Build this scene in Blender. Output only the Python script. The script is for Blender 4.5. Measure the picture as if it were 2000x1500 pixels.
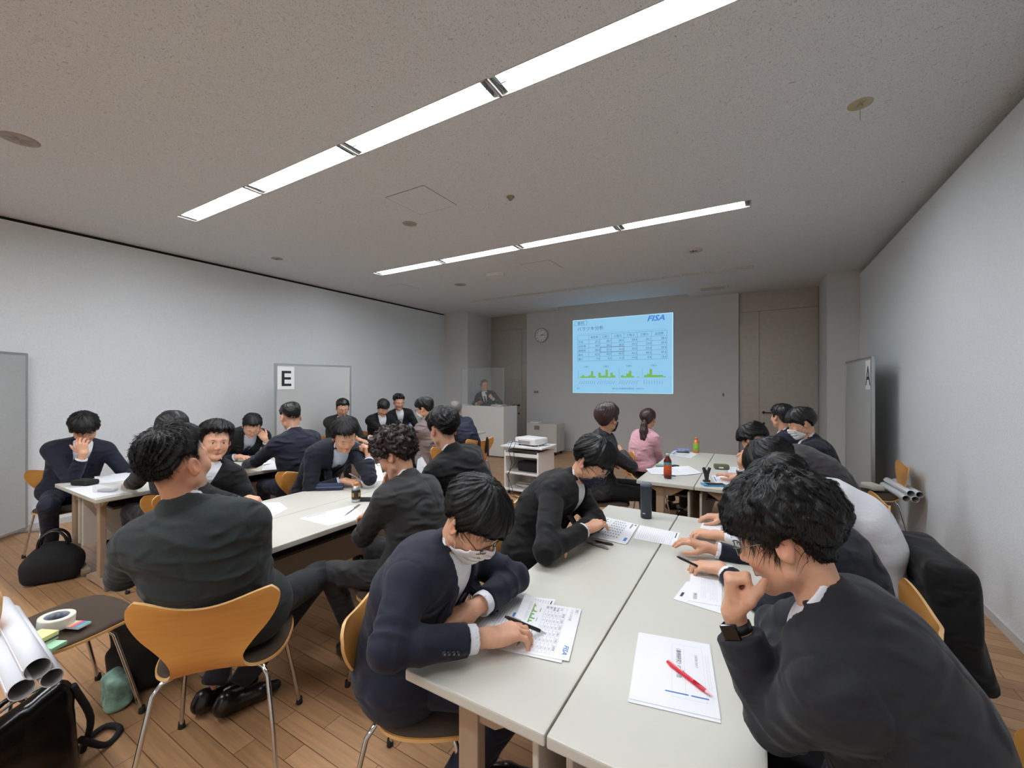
import bpy, bmesh, math, random
import numpy as np
from mathutils import Vector, Matrix
from concurrent.futures import ThreadPoolExecutor

scene = bpy.context.scene
for _o in list(bpy.data.objects):
    bpy.data.objects.remove(_o)
ROOT = scene.collection

# ------------------------------------------------------------------ camera
CAM_H, FPX, YAW = 1.52, 817.0, math.radians(30.4)
cam_data = bpy.data.cameras.new('camera')
cam_data.sensor_width = 36.0
cam_data.lens = FPX / 2000 * 36.0
cam_data.clip_start = 0.05
cam_data.clip_end = 60
cam = bpy.data.objects.new('camera', cam_data)
ROOT.objects.link(cam)
cam.location = (0, 0, CAM_H)
cam.rotation_euler = (math.pi / 2, 0, YAW)
scene.camera = cam

# ------------------------------------------------------------------ world and exposure
world = bpy.data.worlds.new('world')
scene.world = world
world.use_nodes = True
world.node_tree.nodes['Background'].inputs[0].default_value = (0.5, 0.55, 0.6, 1)
world.node_tree.nodes['Background'].inputs[1].default_value = 0.05
scene.view_settings.view_transform = 'Standard'
scene.view_settings.look = 'None'
scene.view_settings.gamma = 1
scene.view_settings.exposure = 0.0
scene.view_settings.use_curve_mapping = False
LAMP_POWER = 45.0          # W per square-metre strip emitters, see ceiling lights below
scene.cycles.use_denoising = True
scene.cycles.max_bounces = 7
scene.cycles.diffuse_bounces = 5
scene.cycles.caustics_reflective = False
scene.cycles.caustics_refractive = False
scene.cycles.sample_clamp_indirect = 6


def px(u, v, z=None, d=None):
    """world point seen at a pixel of the 2000x1500 frame, at height z or optical depth d"""
    s = (u - 1000) / FPX
    if d is None:
        d = (CAM_H - z) * FPX / (v - 750)
    sy, cy = math.sin(YAW), math.cos(YAW)
    return Vector((d * (-sy + cy * s), d * (cy + sy * s), CAM_H - (v - 750) / FPX * d))


# ------------------------------------------------------------------ materials
def lin(c):
    if isinstance(c, str):
        c = tuple(int(c[i:i + 2], 16) / 255 for i in (0, 2, 4))
    return tuple((x / 12.92 if x <= 0.04045 else ((x + 0.055) / 1.055) ** 2.4) for x in c) + (1,)


_mats = {}


def mat(name, col='808080', rough=0.6, metal=0.0, spec=0.5, noise=0.0, nscale=40.0, bump=0.0, bscale=200.0,
        emit=None, estr=0.0, trans=0.0, alpha=1.0, sheen=0.0, stretch=None, attr=None, coat=0.0):
    if name in _mats:
        return _mats[name]
    m = bpy.data.materials.new(name)
    m.use_nodes = True
    nt = m.node_tree
    b = nt.nodes['Principled BSDF']
    c = lin(col)
    b.inputs['Base Color'].default_value = c
    b.inputs['Roughness'].default_value = rough
    b.inputs['Metallic'].default_value = metal
    b.inputs['Specular IOR Level'].default_value = spec
    b.inputs['Transmission Weight'].default_value = trans
    b.inputs['Alpha'].default_value = alpha
    b.inputs['Sheen Weight'].default_value = sheen
    b.inputs['Coat Weight'].default_value = coat
    tc = None
    if noise or bump:
        tc = nt.nodes.new('ShaderNodeTexCoord')
        mp = nt.nodes.new('ShaderNodeMapping')
        nt.links.new(tc.outputs['Object'], mp.inputs[0])
        if stretch:
            mp.inputs['Scale'].default_value = stretch
    if attr:
        at = nt.nodes.new('ShaderNodeAttribute')
        at.attribute_name = attr
        src = at.outputs['Color']
        nt.links.new(src, b.inputs['Base Color'])
    if noise:
        n = nt.nodes.new('ShaderNodeTexNoise')
        n.inputs['Scale'].default_value = nscale
        n.inputs['Detail'].default_value = 4
        nt.links.new(mp.outputs[0], n.inputs['Vector'])
        mr = nt.nodes.new('ShaderNodeMapRange')
        mr.inputs[1].default_value = 0.3
        mr.inputs[2].default_value = 0.7
        mr.inputs[3].default_value = 1 - noise
        mr.inputs[4].default_value = 1 + noise
        nt.links.new(n.outputs[0], mr.inputs[0])
        mx = nt.nodes.new('ShaderNodeVectorMath')
        mx.operation = 'SCALE'
        if attr:
            nt.links.new(src, mx.inputs[0])
        else:
            mx.inputs[0].default_value = c[:3]
        nt.links.new(mr.outputs[0], mx.inputs['Scale'])
        nt.links.new(mx.outputs[0], b.inputs['Base Color'])
    if bump:
        n2 = nt.nodes.new('ShaderNodeTexNoise')
        n2.inputs['Scale'].default_value = bscale
        n2.inputs['Detail'].default_value = 3
        nt.links.new(mp.outputs[0], n2.inputs['Vector'])
        bp = nt.nodes.new('ShaderNodeBump')
        bp.inputs['Strength'].default_value = bump
        bp.inputs['Distance'].default_value = 0.01
        nt.links.new(n2.outputs[0], bp.inputs['Height'])
        nt.links.new(bp.outputs[0], b.inputs['Normal'])
    if emit:
        b.inputs['Emission Color'].default_value = lin(emit)
        b.inputs['Emission Strength'].default_value = estr
    _mats[name] = m
    return m


def pinstripe(name, col, col2, scale=60):
    if name in _mats:
        return _mats[name]
    m = mat(name, col, 0.75, noise=0.12, nscale=60, sheen=0.1)
    nt = m.node_tree
    b = nt.nodes['Principled BSDF']
    tc = nt.nodes.new('ShaderNodeTexCoord')
    w = nt.nodes.new('ShaderNodeTexWave')
    w.inputs['Scale'].default_value = scale
    w.inputs['Distortion'].default_value = 1.0
    w.inputs['Detail Scale'].default_value = .4
    w.bands_direction = 'DIAGONAL'
    nt.links.new(tc.outputs['Object'], w.inputs[0])
    r = nt.nodes.new('ShaderNodeMapRange')
    r.inputs[1].default_value = .93
    r.inputs[2].default_value = 1.0
    nt.links.new(w.outputs['Fac'], r.inputs[0])
    mx = nt.nodes.new('ShaderNodeMix')
    mx.data_type = 'RGBA'
    mx.inputs['A'].default_value = lin(col)
    mx.inputs['B'].default_value = lin(col2)
    nt.links.new(r.outputs[0], mx.inputs['Factor'])
    nt.links.new(mx.outputs['Result'], b.inputs['Base Color'])
    return m


# ------------------------------------------------------------------ mesh helpers
class MB:
    """collects shapes and builds ONE mesh object"""

    def __init__(self):
        self.v, self.f, self.mi, self.sm = [], [], [], []

    def add(self, vs, fs, mi=0, smooth=False):
        o = len(self.v)
        self.v += [tuple(p) for p in vs]
        self.f += [tuple(i + o for i in q) for q in fs]
        self.mi += [mi] * len(fs)
        self.sm += [smooth] * len(fs)
        return self

    def box(self, lo, hi, mi=0, bev=0.0, M=None):
        x0, y0, z0 = lo
        x1, y1, z1 = hi
        if bev:
            bm = bmesh.new()
            bmesh.ops.create_cube(bm, size=1)
            for q in bm.verts:
                q.co = Vector(((x0 + x1) / 2 + q.co.x * (x1 - x0), (y0 + y1) / 2 + q.co.y * (y1 - y0), (z0 + z1) / 2 + q.co.z * (z1 - z0)))
            bmesh.ops.bevel(bm, geom=bm.edges[:], offset=bev, segments=2, profile=.6, affect='EDGES')
            bm.verts.index_update()
            vs = [q.co.copy() for q in bm.verts]
            fs = [[q.index for q in f.verts] for f in bm.faces]
            bm.free()
        else:
            vs = [Vector(p) for p in ((x0, y0, z0), (x1, y0, z0), (x1, y1, z0), (x0, y1, z0), (x0, y0, z1), (x1, y0, z1), (x1, y1, z1), (x0, y1, z1))]
            fs = [(0, 3, 2, 1), (4, 5, 6, 7), (0, 1, 5, 4), (1, 2, 6, 5), (2, 3, 7, 6), (3, 0, 4, 7)]
        if M is not None:
            vs = [M @ q for q in vs]
        return self.add(vs, fs, mi)

    def tube(self, pts, r, n=10, mi=0, cap=True, closed=False):
        pts = [Vector(p) for p in pts]
        k = len(pts)
        rs = r if isinstance(r, (list, tuple)) else [r] * k
        vs, fs = [], []
        up = None
        for i, p in enumerate(pts):
            a = pts[(i - 1) % k] if (i > 0 or closed) else p
            c = pts[(i + 1) % k] if (i < k - 1 or closed) else p
            t = (c - a).normalized()
            if up is None:
                up = Vector((0, 0, 1)) if abs(t.z) < .9 else Vector((1, 0, 0))
            x = t.cross(up).normalized()
            up = x.cross(t).normalized()
            for j in range(n):
                an = 2 * math.pi * j / n
                vs.append(p + (x * math.cos(an) + up * math.sin(an)) * rs[i])
        m = k if closed else k - 1
        for i in range(m):
            i2 = (i + 1) % k
            for j in range(n):
                j2 = (j + 1) % n
                fs.append((i * n + j, i * n + j2, i2 * n + j2, i2 * n + j))
        self.add(vs, fs, mi, True)
        if cap and not closed:
            self.add([vs[j] for j in range(n)], [tuple(reversed(range(n)))], mi)
            self.add([vs[(k - 1) * n + j] for j in range(n)], [tuple(range(n))], mi)
        return self

    def lathe(self, prof, n=24, mi=0, M=None, smooth=True):
        """profile [(r, z)] turned round z"""
        vs, fs = [], []
        for (r, z) in prof:
            for j in range(n):
                a = 2 * math.pi * j / n
                vs.append(Vector((r * math.cos(a), r * math.sin(a), z)))
        for i in range(len(prof) - 1):
            for j in range(n):
                j2 = (j + 1) % n
                fs.append((i * n + j, i * n + j2, (i + 1) * n + j2, (i + 1) * n + j))
        if M is not None:
            vs = [M @ q for q in vs]
        return self.add(vs, fs, mi, smooth)

    def prism(self, poly, h0, h1, mi=0, M=None):
        """polygon in xy extruded in z"""
        n = len(poly)
        vs = [Vector((x, y, h0)) for x, y in poly] + [Vector((x, y, h1)) for x, y in poly]
        fs = [tuple(reversed(range(n))), tuple(range(n, 2 * n))]
        fs += [(i, (i + 1) % n, n + (i + 1) % n, n + i) for i in range(n)]
        if M is not None:
            vs = [M @ q for q in vs]
        return self.add(vs, fs, mi)

    def build(self, name, mats, parent=None, loc=None, M=None):
        me = bpy.data.meshes.new(name)
        me.from_pydata(self.v, [], self.f)
        if not isinstance(mats, (list, tuple)):
            mats = [mats]
        for m in mats:
            me.materials.append(m)
        me.polygons.foreach_set('material_index', self.mi)
        me.polygons.foreach_set('use_smooth', self.sm)
        me.update()
        o = bpy.data.objects.new(name, me)
        ROOT.objects.link(o)
        if parent is not None:
            o.parent = parent
        if M is not None:
            o.matrix_local = M
        elif loc is not None:
            o.location = loc
        return o


def tag(o, label=None, cat=None, group=None, kind=None):
    if label:
        o['label'] = label
    if cat:
        o['category'] = cat
    if group:
        o['group'] = group
    if kind:
        o['kind'] = kind
    return o


def empty(name, loc=(0, 0, 0), rz=0.0, label=None, cat=None, group=None):
    o = bpy.data.objects.new(name, None)
    o.empty_display_size = .05
    ROOT.objects.link(o)
    o.location = loc
    o.rotation_euler = (0, 0, rz)
    return tag(o, label, cat, group)


def copy_tree(o, parent=None):
    c = o.copy()
    ROOT.objects.link(c)
    c.parent = parent
    for ch in o.children:
        copy_tree(ch, c)
    return c


def structure(name, mb, m, label=None, cat=None):
    o = mb.build(name, m)
    return tag(o, label, cat, kind='structure')


def text_mesh(s, size, flip=False, shear=0.0, bold=0.0, align='LEFT', extrude=0.0, sx=1.0):
    """lettering as (verts, faces), baseline at the origin in the xy plane"""
    cu = bpy.data.curves.new('t', 'FONT')
    cu.body = s
    cu.size = size
    cu.shear = shear
    cu.offset = bold
    cu.align_x = align
    cu.resolution_u = 2
    ob = bpy.data.objects.new('t', cu)
    ROOT.objects.link(ob)
    dg = bpy.context.evaluated_depsgraph_get()
    me = bpy.data.meshes.new_from_object(ob.evaluated_get(dg))
    vs = [Vector((v.co.x * sx, v.co.y, 0)) for v in me.vertices]
    fs = [tuple(p.vertices) for p in me.polygons]
    bpy.data.objects.remove(ob)
    bpy.data.curves.remove(cu)
    bpy.data.meshes.remove(me)
    return vs, fs
# ================================================================== ROOM
XL, XR, YF, YB, HC = -6.55, 1.305, 8.86, -4.6, 3.215
PX0, PX1, PYC = -5.86, 0.915, 7.93            # columns in the far corners
T = 0.2


def plaster(name, col, bump=.35, scale=70, noise=.035, rough=.85):
    return mat(name, col, rough, spec=.25, noise=noise, nscale=scale, bump=bump, bscale=scale * 1.5)


m_wall = plaster('painted_plaster', 'dfe4e6')
m_far = plaster('far_wall_plaster', 'd3d3d2', noise=.03)


def ceiling_mat():
    m = mat('fissured_ceiling_board', 'e4e9ec', .9, spec=.1)
    nt = m.node_tree
    b = nt.nodes['Principled BSDF']
    tc = nt.nodes.new('ShaderNodeTexCoord')
    n0 = nt.nodes.new('ShaderNodeTexNoise')
    n0.inputs['Scale'].default_value = 9
    nt.links.new(tc.outputs['Object'], n0.inputs['Vector'])
    mixv = nt.nodes.new('ShaderNodeVectorMath')
    mixv.operation = 'MULTIPLY_ADD'
    mixv.inputs[1].default_value = (.12, .12, .12)
    nt.links.new(n0.outputs['Color'], mixv.inputs[0])
    nt.links.new(tc.outputs['Object'], mixv.inputs[2])
    n = nt.nodes.new('ShaderNodeTexNoise')
    n.inputs['Scale'].default_value = 150
    n.inputs['Detail'].default_value = 5
    n.inputs['Roughness'].default_value = .6
    n.inputs['Distortion'].default_value = 1.2
    nt.links.new(mixv.outputs[0], n.inputs['Vector'])
    r = nt.nodes.new('ShaderNodeValToRGB')
    r.color_ramp.elements[0].position = .33
    r.color_ramp.elements[0].color = lin('a09f9d')
    r.color_ramp.elements[1].position = .45
    r.color_ramp.elements[1].color = lin('e4e9ec')
    nt.links.new(n.outputs[0], r.inputs[0])
    nt.links.new(r.outputs[0], b.inputs['Base Color'])
    bp = nt.nodes.new('ShaderNodeBump')
    bp.inputs['Strength'].default_value = .5
    bp.inputs['Distance'].default_value = .01
    nt.links.new(n.outputs[0], bp.inputs['Height'])
    nt.links.new(bp.outputs[0], b.inputs['Normal'])
    return m


def floor_mat():
    m = mat('oak_plank_floor', 'a8845c', .38, spec=.4)
    nt = m.node_tree
    b = nt.nodes['Principled BSDF']
    tc = nt.nodes.new('ShaderNodeTexCoord')
    mp = nt.nodes.new('ShaderNodeMapping')
    mp.inputs['Rotation'].default_value = (0, 0, math.radians(0))
    nt.links.new(tc.outputs['Object'], mp.inputs[0])
    br = nt.nodes.new('ShaderNodeTexBrick')
    br.inputs['Scale'].default_value = 1.0
    br.inputs['Brick Width'].default_value = .55
    br.inputs['Row Height'].default_value = .09
    br.inputs['Mortar Size'].default_value = .0018
    br.inputs['Mortar Smooth'].default_value = .2
    br.offset = .37
    br.inputs['Color1'].default_value = lin('b98f68')
    br.inputs['Color2'].default_value = lin('a07a55')
    br.inputs['Mortar'].default_value = lin('5f432a')
    nt.links.new(mp.outputs[0], br.inputs['Vector'])
    g = nt.nodes.new('ShaderNodeTexNoise')
    mp2 = nt.nodes.new('ShaderNodeMapping')
    mp2.inputs['Scale'].default_value = (3, 60, 1)
    nt.links.new(mp.outputs[0], mp2.inputs[0])
    g.inputs['Scale'].default_value = 1.0
    g.inputs['Detail'].default_value = 6
    nt.links.new(mp2.outputs[0], g.inputs['Vector'])
    mr = nt.nodes.new('ShaderNodeMapRange')
    mr.inputs[1].default_value, mr.inputs[2].default_value = .3, .7
    mr.inputs[3].default_value, mr.inputs[4].default_value = .84, 1.14
    nt.links.new(g.outputs[0], mr.inputs[0])
    n3 = nt.nodes.new('ShaderNodeTexNoise')
    n3.inputs['Scale'].default_value = .9
    nt.links.new(mp.outputs[0], n3.inputs['Vector'])
    vm = nt.nodes.new('ShaderNodeVectorMath')
    vm.operation = 'SCALE'
    nt.links.new(br.outputs['Color'], vm.inputs[0])
    nt.links.new(mr.outputs[0], vm.inputs['Scale'])
    nt.links.new(vm.outputs[0], b.inputs['Base Color'])
    return m


m_ceil, m_floor = ceiling_mat(), floor_mat()
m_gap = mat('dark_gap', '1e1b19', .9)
m_white = mat('white_enamel', 'e6e6e4', .35)
m_alu = mat('brushed_aluminium', 'b6b8b8', .35, metal=.8)
m_steel = mat('bead_blasted_steel', 'b3ada4', .42, metal=.35, noise=.06, nscale=14, bump=.05, bscale=500)

structure('floor', MB().box((XL - T, YB - T, -.1), (XR + T, YF + T, 0)), m_floor, 'oak plank floor', 'floor')
# ceiling with cut-outs for the lamp channels is built as strips between them
LROWS = [(-3.07, True), (-.57, True), (1.93, True), (4.43, True), (6.90, False)]
LW, LX0, LX1 = .175, -5.07, -.05
cb = MB()
ys = [YB - T]
for y, _on in LROWS:
    ys += [y, y + LW]
ys.append(YF - .40)
for i in range(0, len(ys), 2):
    cb.box((XL - T, ys[i], HC), (XR + T, ys[i + 1], HC + .12))
for y, _on in LROWS:
    cb.box((XL - T, y, HC), (LX0, y + LW, HC + .12))
    cb.box((LX1, y, HC), (XR + T, y + LW, HC + .12))
    cb.box((LX0, y, HC + .10), (LX1, y + LW, HC + .12))
# screen pocket at the far wall
cb.box((XL - T, YF - .40, HC), (-3.95, YF + T, HC + .12))
cb.box((-1.15, YF - .40, HC), (XR + T, YF + T, HC + .12))
cb.box((-3.95, YF - .40, HC + .10), (-1.15, YF + T, HC + .12))
structure('ceiling', cb, m_ceil, 'fissured beige ceiling', 'ceiling')

GAP = .035
structure('wall_left', MB().box((XL - T, YB - T, 0), (XL, PYC, HC - GAP)).box((XL - T, YB, HC - GAP), (XL - .03, PYC, HC + .02)), m_wall, 'long pale grey left wall', 'wall')
structure('wall_right', MB().box((XR, YB - T, 0), (XR + T, PYC, HC - .07)).box((XR + .08, YB, HC - .07), (XR + T, PYC, HC + .02)), m_wall, 'pale grey right wall', 'wall')
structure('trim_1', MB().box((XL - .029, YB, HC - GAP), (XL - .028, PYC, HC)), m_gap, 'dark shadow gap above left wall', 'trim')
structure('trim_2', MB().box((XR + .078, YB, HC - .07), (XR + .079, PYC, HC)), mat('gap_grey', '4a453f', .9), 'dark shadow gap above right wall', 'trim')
structure('wall_back', MB().box((XL - T, YB - T, 0), (XR + T, YB, HC + .02)), m_wall, 'rear wall', 'wall')
DX0, DX1 = -4.79, -.30
structure('wall_front', MB().box((DX0, YF, 0), (DX1, YF + T, HC + .1)), m_far, 'grey front wall behind the projected slide', 'wall')
# far corner columns
structure('wall_column_left', MB().box((XL - T, PYC, 0), (PX0, YF + T, HC + .02), bev=.0), m_far, 'grey corner column beside lectern', 'wall')
structure('wall_column_right', MB().box((PX1, PYC, 0), (XR + T, YF + T, HC + .02)), m_far, 'grey corner column beside right door', 'wall')


def door(n, x0, x1, split, handle_x, leftbig):
    yy = YF + .07
    z1 = 2.86
    fr = structure('door_%d' % n, MB().box((x0, yy + .03, 0), (x1, yy + .1, HC + .05)), mat('steel_dark_gap', '38342f', .7),
                   'tall steel double door %s' % ('behind the lectern' if n == 1 else 'beside right corner'), 'door')
    g = .006
    MB().box((x0 + g, yy, z1 + g), (x1 - g, yy + .031, HC + .04)).build('transom_panel', m_steel, fr)
    MB().box((x0 + g, yy, .01), (split - g / 2, yy + .031, z1)).build('door_leaf', m_steel, fr)
    MB().box((split + g / 2, yy, .01), (x1 - g, yy + .031, z1)).build('door_leaf', m_steel, fr)
    sgn = 1 if leftbig else -1
    hb = MB()
    hx = handle_x
    hb.tube([(hx, yy, 1.0), (hx, yy - .06, 1.0), (hx + .02 * -sgn, yy - .065, 1.0), (hx - .15 * sgn, yy - .065, 1.0)], .011, 8)
    hb.lathe([(0, 0), (.025, 0), (.025, .008), (0, .008)], 16, M=Matrix.Translation((hx, yy, 1.0)) @ Matrix.Rotation(math.pi / 2, 4, 'X'))
    hb.lathe([(0, 0), (.02, 0), (.02, .01), (0, .01)], 16, M=Matrix.Translation((hx, yy, .80)) @ Matrix.Rotation(math.pi / 2, 4, 'X'))
    hb.build('door_handle', mat('dark_bronze', '3b352f', .4, metal=.7), fr)
    return fr


door(1, PX0, DX0, -4.96, -5.04, True)
door(2, DX1, PX1, .03, .10, False)
m_base = mat('baseboard_paint', 'c5c6c4', .6)
structure('baseboard_left', MB().box((XL, YB, 0), (XL + .012, PYC, .06)), m_base, 'pale grey skirting along left wall', 'baseboard')
structure('baseboard_right', MB().box((XR - .012, YB, 0), (XR, PYC, .06)), m_base, 'pale grey skirting along right wall', 'baseboard')
structure('baseboard_front', MB().box((DX0, YF - .012, 0), (DX1, YF, .06)), m_base, 'grey skirting of front wall', 'baseboard')

# ------------------------------------------------------------------ ceiling lamps
m_lamp = mat('lit_tube_panel', 'ffffff', .5, emit='f2f7ff', estr=LAMP_POWER)
m_louvre = mat('mirror_louvre', 'c9cfd0', .25, metal=.7)
m_rim = mat('lamp_rim', 'd8d8d4', .5)


def lamp(x0, x1, y, on, label, group):
    e = empty('ceiling_light', ((x0 + x1) / 2, y + LW / 2, HC), 0, label, 'ceiling light', group)
    L = (x1 - x0) / 2 - .004
    w = LW / 2 - .002
    MB().box((-L, -w, 0.0), (L, -w + .006, .09)).box((-L, w - .006, 0.0), (L, w, .09)).box((-L, -w, 0), (-L + .006, w, .09)).box((L - .006, -w, 0), (L, w, .09)).build('lamp_housing', m_rim, e)
    if on:
        MB().box((-L + .07, -w + .008, .022), (L - .07, w - .008, .03)).build('light_panel', m_lamp, e)
        for s in (-1, 1):
            lv = MB()
            for k in range(2):
                xx = s * (L - .02 - k * .026)
                lv.box((xx - .0015, -w + .007, .012), (xx + .0015, w - .007, .06))
            lv.box((s * L - s * .065 - .03, -.004, .012), (s * L - s * .065 + .03, .004, .05))
            xa, xb = sorted((s * (L - .006), s * (L - .068)))
            lv.box((xa, -w + .007, .062), (xb, w - .007, .066))
            lv.build('louvre', m_louvre, e)
    else:
        lv = MB()
        n = 22
        for k in range(n + 1):
            xx = -L + .01 + (2 * L - .02) * k / n
            lv.box((xx - .002, -w + .007, .006), (xx + .002, w - .007, .0215))
        lv.box((-L + .01, -.003, .006), (L - .01, .003, .0215))
        lv.build('louvre', mat('unlit_louvre', 'e2e0da', .4), e)
        MB().box((-L + .007, -w + .007, .022), (L - .007, w - .007, .03)).build('tube_panel', mat('unlit_panel', 'e8e6e0', .5), e)
    return e


seg = (LX1 - LX0) / 4
rowname = {-3.07: 'rearmost', -.57: 'rear', 1.93: 'near', 4.43: 'middle', 6.90: 'unlit'}
posname = ['leftmost', 'second from left', 'third from left', 'rightmost']
for y, on in LROWS:
    for k in range(4):
        rn = rowname[y]
        lab = ('%s lit lamp of the %s ceiling row' % (posname[k].capitalize(), 'large near' if rn == 'near' else rn)) if on else \
            ('%s dark louvred lamp of the unlit row before the front wall' % posname[k])
        lamp(LX0 + seg * k, LX0 + seg * (k + 1), y, on, lab[0].lower() + lab[1:], 'recessed lamps of the %s row' % rn)

# ------------------------------------------------------------------ ceiling fittings
m_hatch = mat('hatch_board', 'e2dfda', .9, noise=.1, nscale=90)
m_hline = mat('hatch_gap', '4c453e', .8)


def hatch(p, sx, sy, label, faint=False):
    e = empty('access_panel', (p[0], p[1], HC), 0, label, 'ceiling panel')
    MB().box((-sx, -sy, -.001), (sx, sy, .004)).build('panel_frame', m_hline if not faint else mat('faint_gap', '9a9187', .8), e)
    MB().box((-sx + .005, -sy + .005, -.0025), (sx - .005, sy - .005, .004)).build('panel', m_ceil, e)


hp = px(824, 393, HC)
hatch(hp, .23, .23, 'square hatch outlined in the ceiling between two lamp rows')
hp = px(1058, 520, HC)
hatch(hp, .23, .23, 'square hatch outlined in the ceiling beyond the second lamp row')
hp = px(783, 562, HC)
hatch(hp, .23, .23, 'faint hatch in the ceiling near left wall', True)


def disc(name, u, v, r, h, label, cat, col='b7ab9b', extra=None):
    p = px(u, v, HC)
    mb = MB().lathe([(0, 0), (0, -h), (r * .82, -h), (r, -h * .5), (r, 0.002)], 28)
    if extra:
        extra(mb)
    o = mb.build(name, mat('fitting_' + col, col, .6), None, (p[0], p[1], HC))
    return tag(o, label, cat)


disc('ceiling_speaker', 38, 272, .10, .004, 'round speaker grille in the ceiling at far left edge', 'speaker', 'a09a92')
disc('ceiling_speaker', 800, 437, .075, .004, 'round flush plate just below the large ceiling hatch', 'speaker', 'a29a8f')
disc('ceiling_speaker', 1354, 489, .11, .012, 'round white grille in the ceiling right of the second hatch', 'speaker', 'c9c3bb')
disc('ceiling_speaker', 899, 556, .10, .004, 'round plate in the ceiling near the white access point', 'speaker', 'a29a8f')
disc('ceiling_speaker', 541, 505, .07, .004, 'small round plate in the ceiling above left wall', 'speaker', 'a29a8f')


def drop(mb):
    mb.tube([(0, 0, -.01), (0, 0, -.10)], .0022, 6)
    mb.tube([(0, 0, -.004), (0, 0, -.018)], .014, 10)


disc('sprinkler', 1680, 203, .062, .006, 'cream round sprinkler plate with a thin rod hanging down', 'sprinkler', 'b3aa8c', drop)


def sens(mb):
    mb.lathe([(0, -.03), (.018, -.03), (.022, -.012), (.03, -.010)], 18)


disc('smoke_sensor', 997, 384, .036, .012, 'small beige sensor in the ceiling right of the large hatch', 'sensor', '8f8368', sens)
p = px(968, 536, HC)
e = tag(MB().prism([(-.11, -.1), (.11, -.1), (.15, -.02), (.12, .08), (-.12, .08), (-.15, -.02)], -.045, 0).build('wifi_access_point', m_white, None, (p[0], p[1], HC)),
        'white angular access point mounted on the ceiling', 'access point')
p = px(1391, 562, HC)
e = empty('air_diffuser', (p[0], p[1], HC), 0, 'square white air diffuser in the ceiling near right door', 'air diffuser')
MB().box((-.25, -.15, -.012), (.25, .15, .0)).build('diffuser_frame', m_rim, e)
MB().box((-.19, -.10, -.022), (.19, .10, -.008)).build('diffuser_plate', mat('diffuser_plate', 'c4bfb8', .6), e)

# ------------------------------------------------------------------ wall things
def wallM(x, z, y=YF):
    return Matrix.Translation((x, y, z)) @ Matrix.Rotation(math.pi / 2, 4, 'X')


clk = empty('wall_clock', (-4.385, YF, 2.665), 0, 'round white wall clock with black numerals left of the slide', 'clock')
RX = Matrix.Rotation(math.pi / 2, 4, 'X')
MB().lathe([(0, 0), (.165, 0), (.17, .02), (.165, .04), (.155, .042), (.152, .03), (0, .03)], 40, M=RX).build('clock_case', mat('clock_rim', 'a8a6a2', .4), clk)
MB().lathe([(0, .031), (.150, .031)], 40, M=RX).build('dial', mat('clock_dial', 'f5f5f2', .5), clk)
nb = MB()
for h in range(1, 13):
    a = math.pi / 2 - h * math.pi / 6
    vs, fs = text_mesh(str(h), .042, bold=.0012, align='CENTER')
    nb.add([Matrix.Rotation(math.pi / 2, 4, 'X') @ (q + Vector((math.cos(a) * .118, math.sin(a) * .118 - .014, .033))) for q in vs], fs)
nb.build('numerals', mat('black_print', '141414', .6), clk)
hb = MB()
for a, L, w in ((math.pi / 2 - math.radians(68), .075, .006), (math.pi / 2 - math.radians(92), .115, .004)):
    d = Vector((math.cos(a), math.sin(a), 0))
    n_ = Vector((-d.y, d.x, 0)) * w
    q = [-d * .02 - n_, d * L - n_ * .6, d * L + n_ * .6, -d * .02 + n_]
    hb.add([RX @ (k + Vector((0, 0, .036))) for k in q], [(0, 1, 2, 3)])
hb.build('clock_hands', _mats['black_print'], clk)


def switchplate(x, z, w, h, n, label):
    e = empty('wall_switch', (x, YF, z), 0, label, 'switch plate')
    MB().box((-w / 2, -.008, -h / 2), (w / 2, 0, h / 2), bev=.002).build('plate', mat('switch_plate', 'd2d0ca', .4), e)
    for k in range(n):
        cx = (k - (n - 1) / 2) * w / max(n, 1) * .8
        MB().box((cx - .014, -.012, -.03), (cx + .014, -.007, .03)).build('switch_rocker', mat('rocker_grey', '77736c', .4), e)


switchplate(-4.53, 1.33, .155, .11, 3, 'small triple switch plate on the wall under the clock')
switchplate(-.556, 1.316, .07, .12, 1, 'single narrow switch plate on the wall beside right door')

# ------------------------------------------------------------------ projected slide (light on the wall)
SX0, SX1, SZ0, SZ1 = -3.60, -1.455, 1.322, 2.955
SW, SH = SX1 - SX0, SZ1 - SZ0
slide = empty('projected_slide', (SX0, YF - .004, SZ0), 0, 'pale blue projected slide with table and green bar charts', 'projected slide')


def smat(n, c, s=1.0):
    return mat('slide_' + n, '000000', .9, spec=0, emit=c, estr=s)


def SM(x, y, k=1):
    """slide coordinates in 0..1 from top left -> local"""
    return Vector((x * SW, -.0006 * k, (1 - y) * SH))


def srect(mb, x0, y0, x1, y1, k=1):
    mb.add([SM(x0, y0, k), SM(x0, y1, k), SM(x1, y1, k), SM(x1, y0, k)], [(0, 1, 2, 3)])


def stext(mb, s, x, y, size, k=3, align='LEFT', **kw):
    vs, fs = text_mesh(s, size * SH, align=align, **kw)
    o = SM(x, y, k)
    mb.add([Vector((q.x + o.x, o.y, q.y + o.z)) for q in vs], fs)


def sline(mb, pts, w, k=2):
    for (a, b) in zip(pts[:-1], pts[1:]):
        x0, x1 = sorted((a[0], b[0]))
        y0, y1 = sorted((a[1], b[1]))
        srect(mb, x0 - w / 2, y0 - w * .65, x1 + w / 2, y1 + w * .65, k)


mb = MB()
srect(mb, 0, 0, 1, 1, 0)
mb.build('slide_background', smat('blue', '96cdf0', .95), slide)
mb = MB()
for q in ((0, 0, 1, .006), (0, .994, 1, 1), (0, 0, .005, 1), (.993, 0, 1, 1)):
    srect(mb, *q, k=1)
mb.build('slide_border', smat('edge', 'b9ecff', 1.0), slide)
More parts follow.
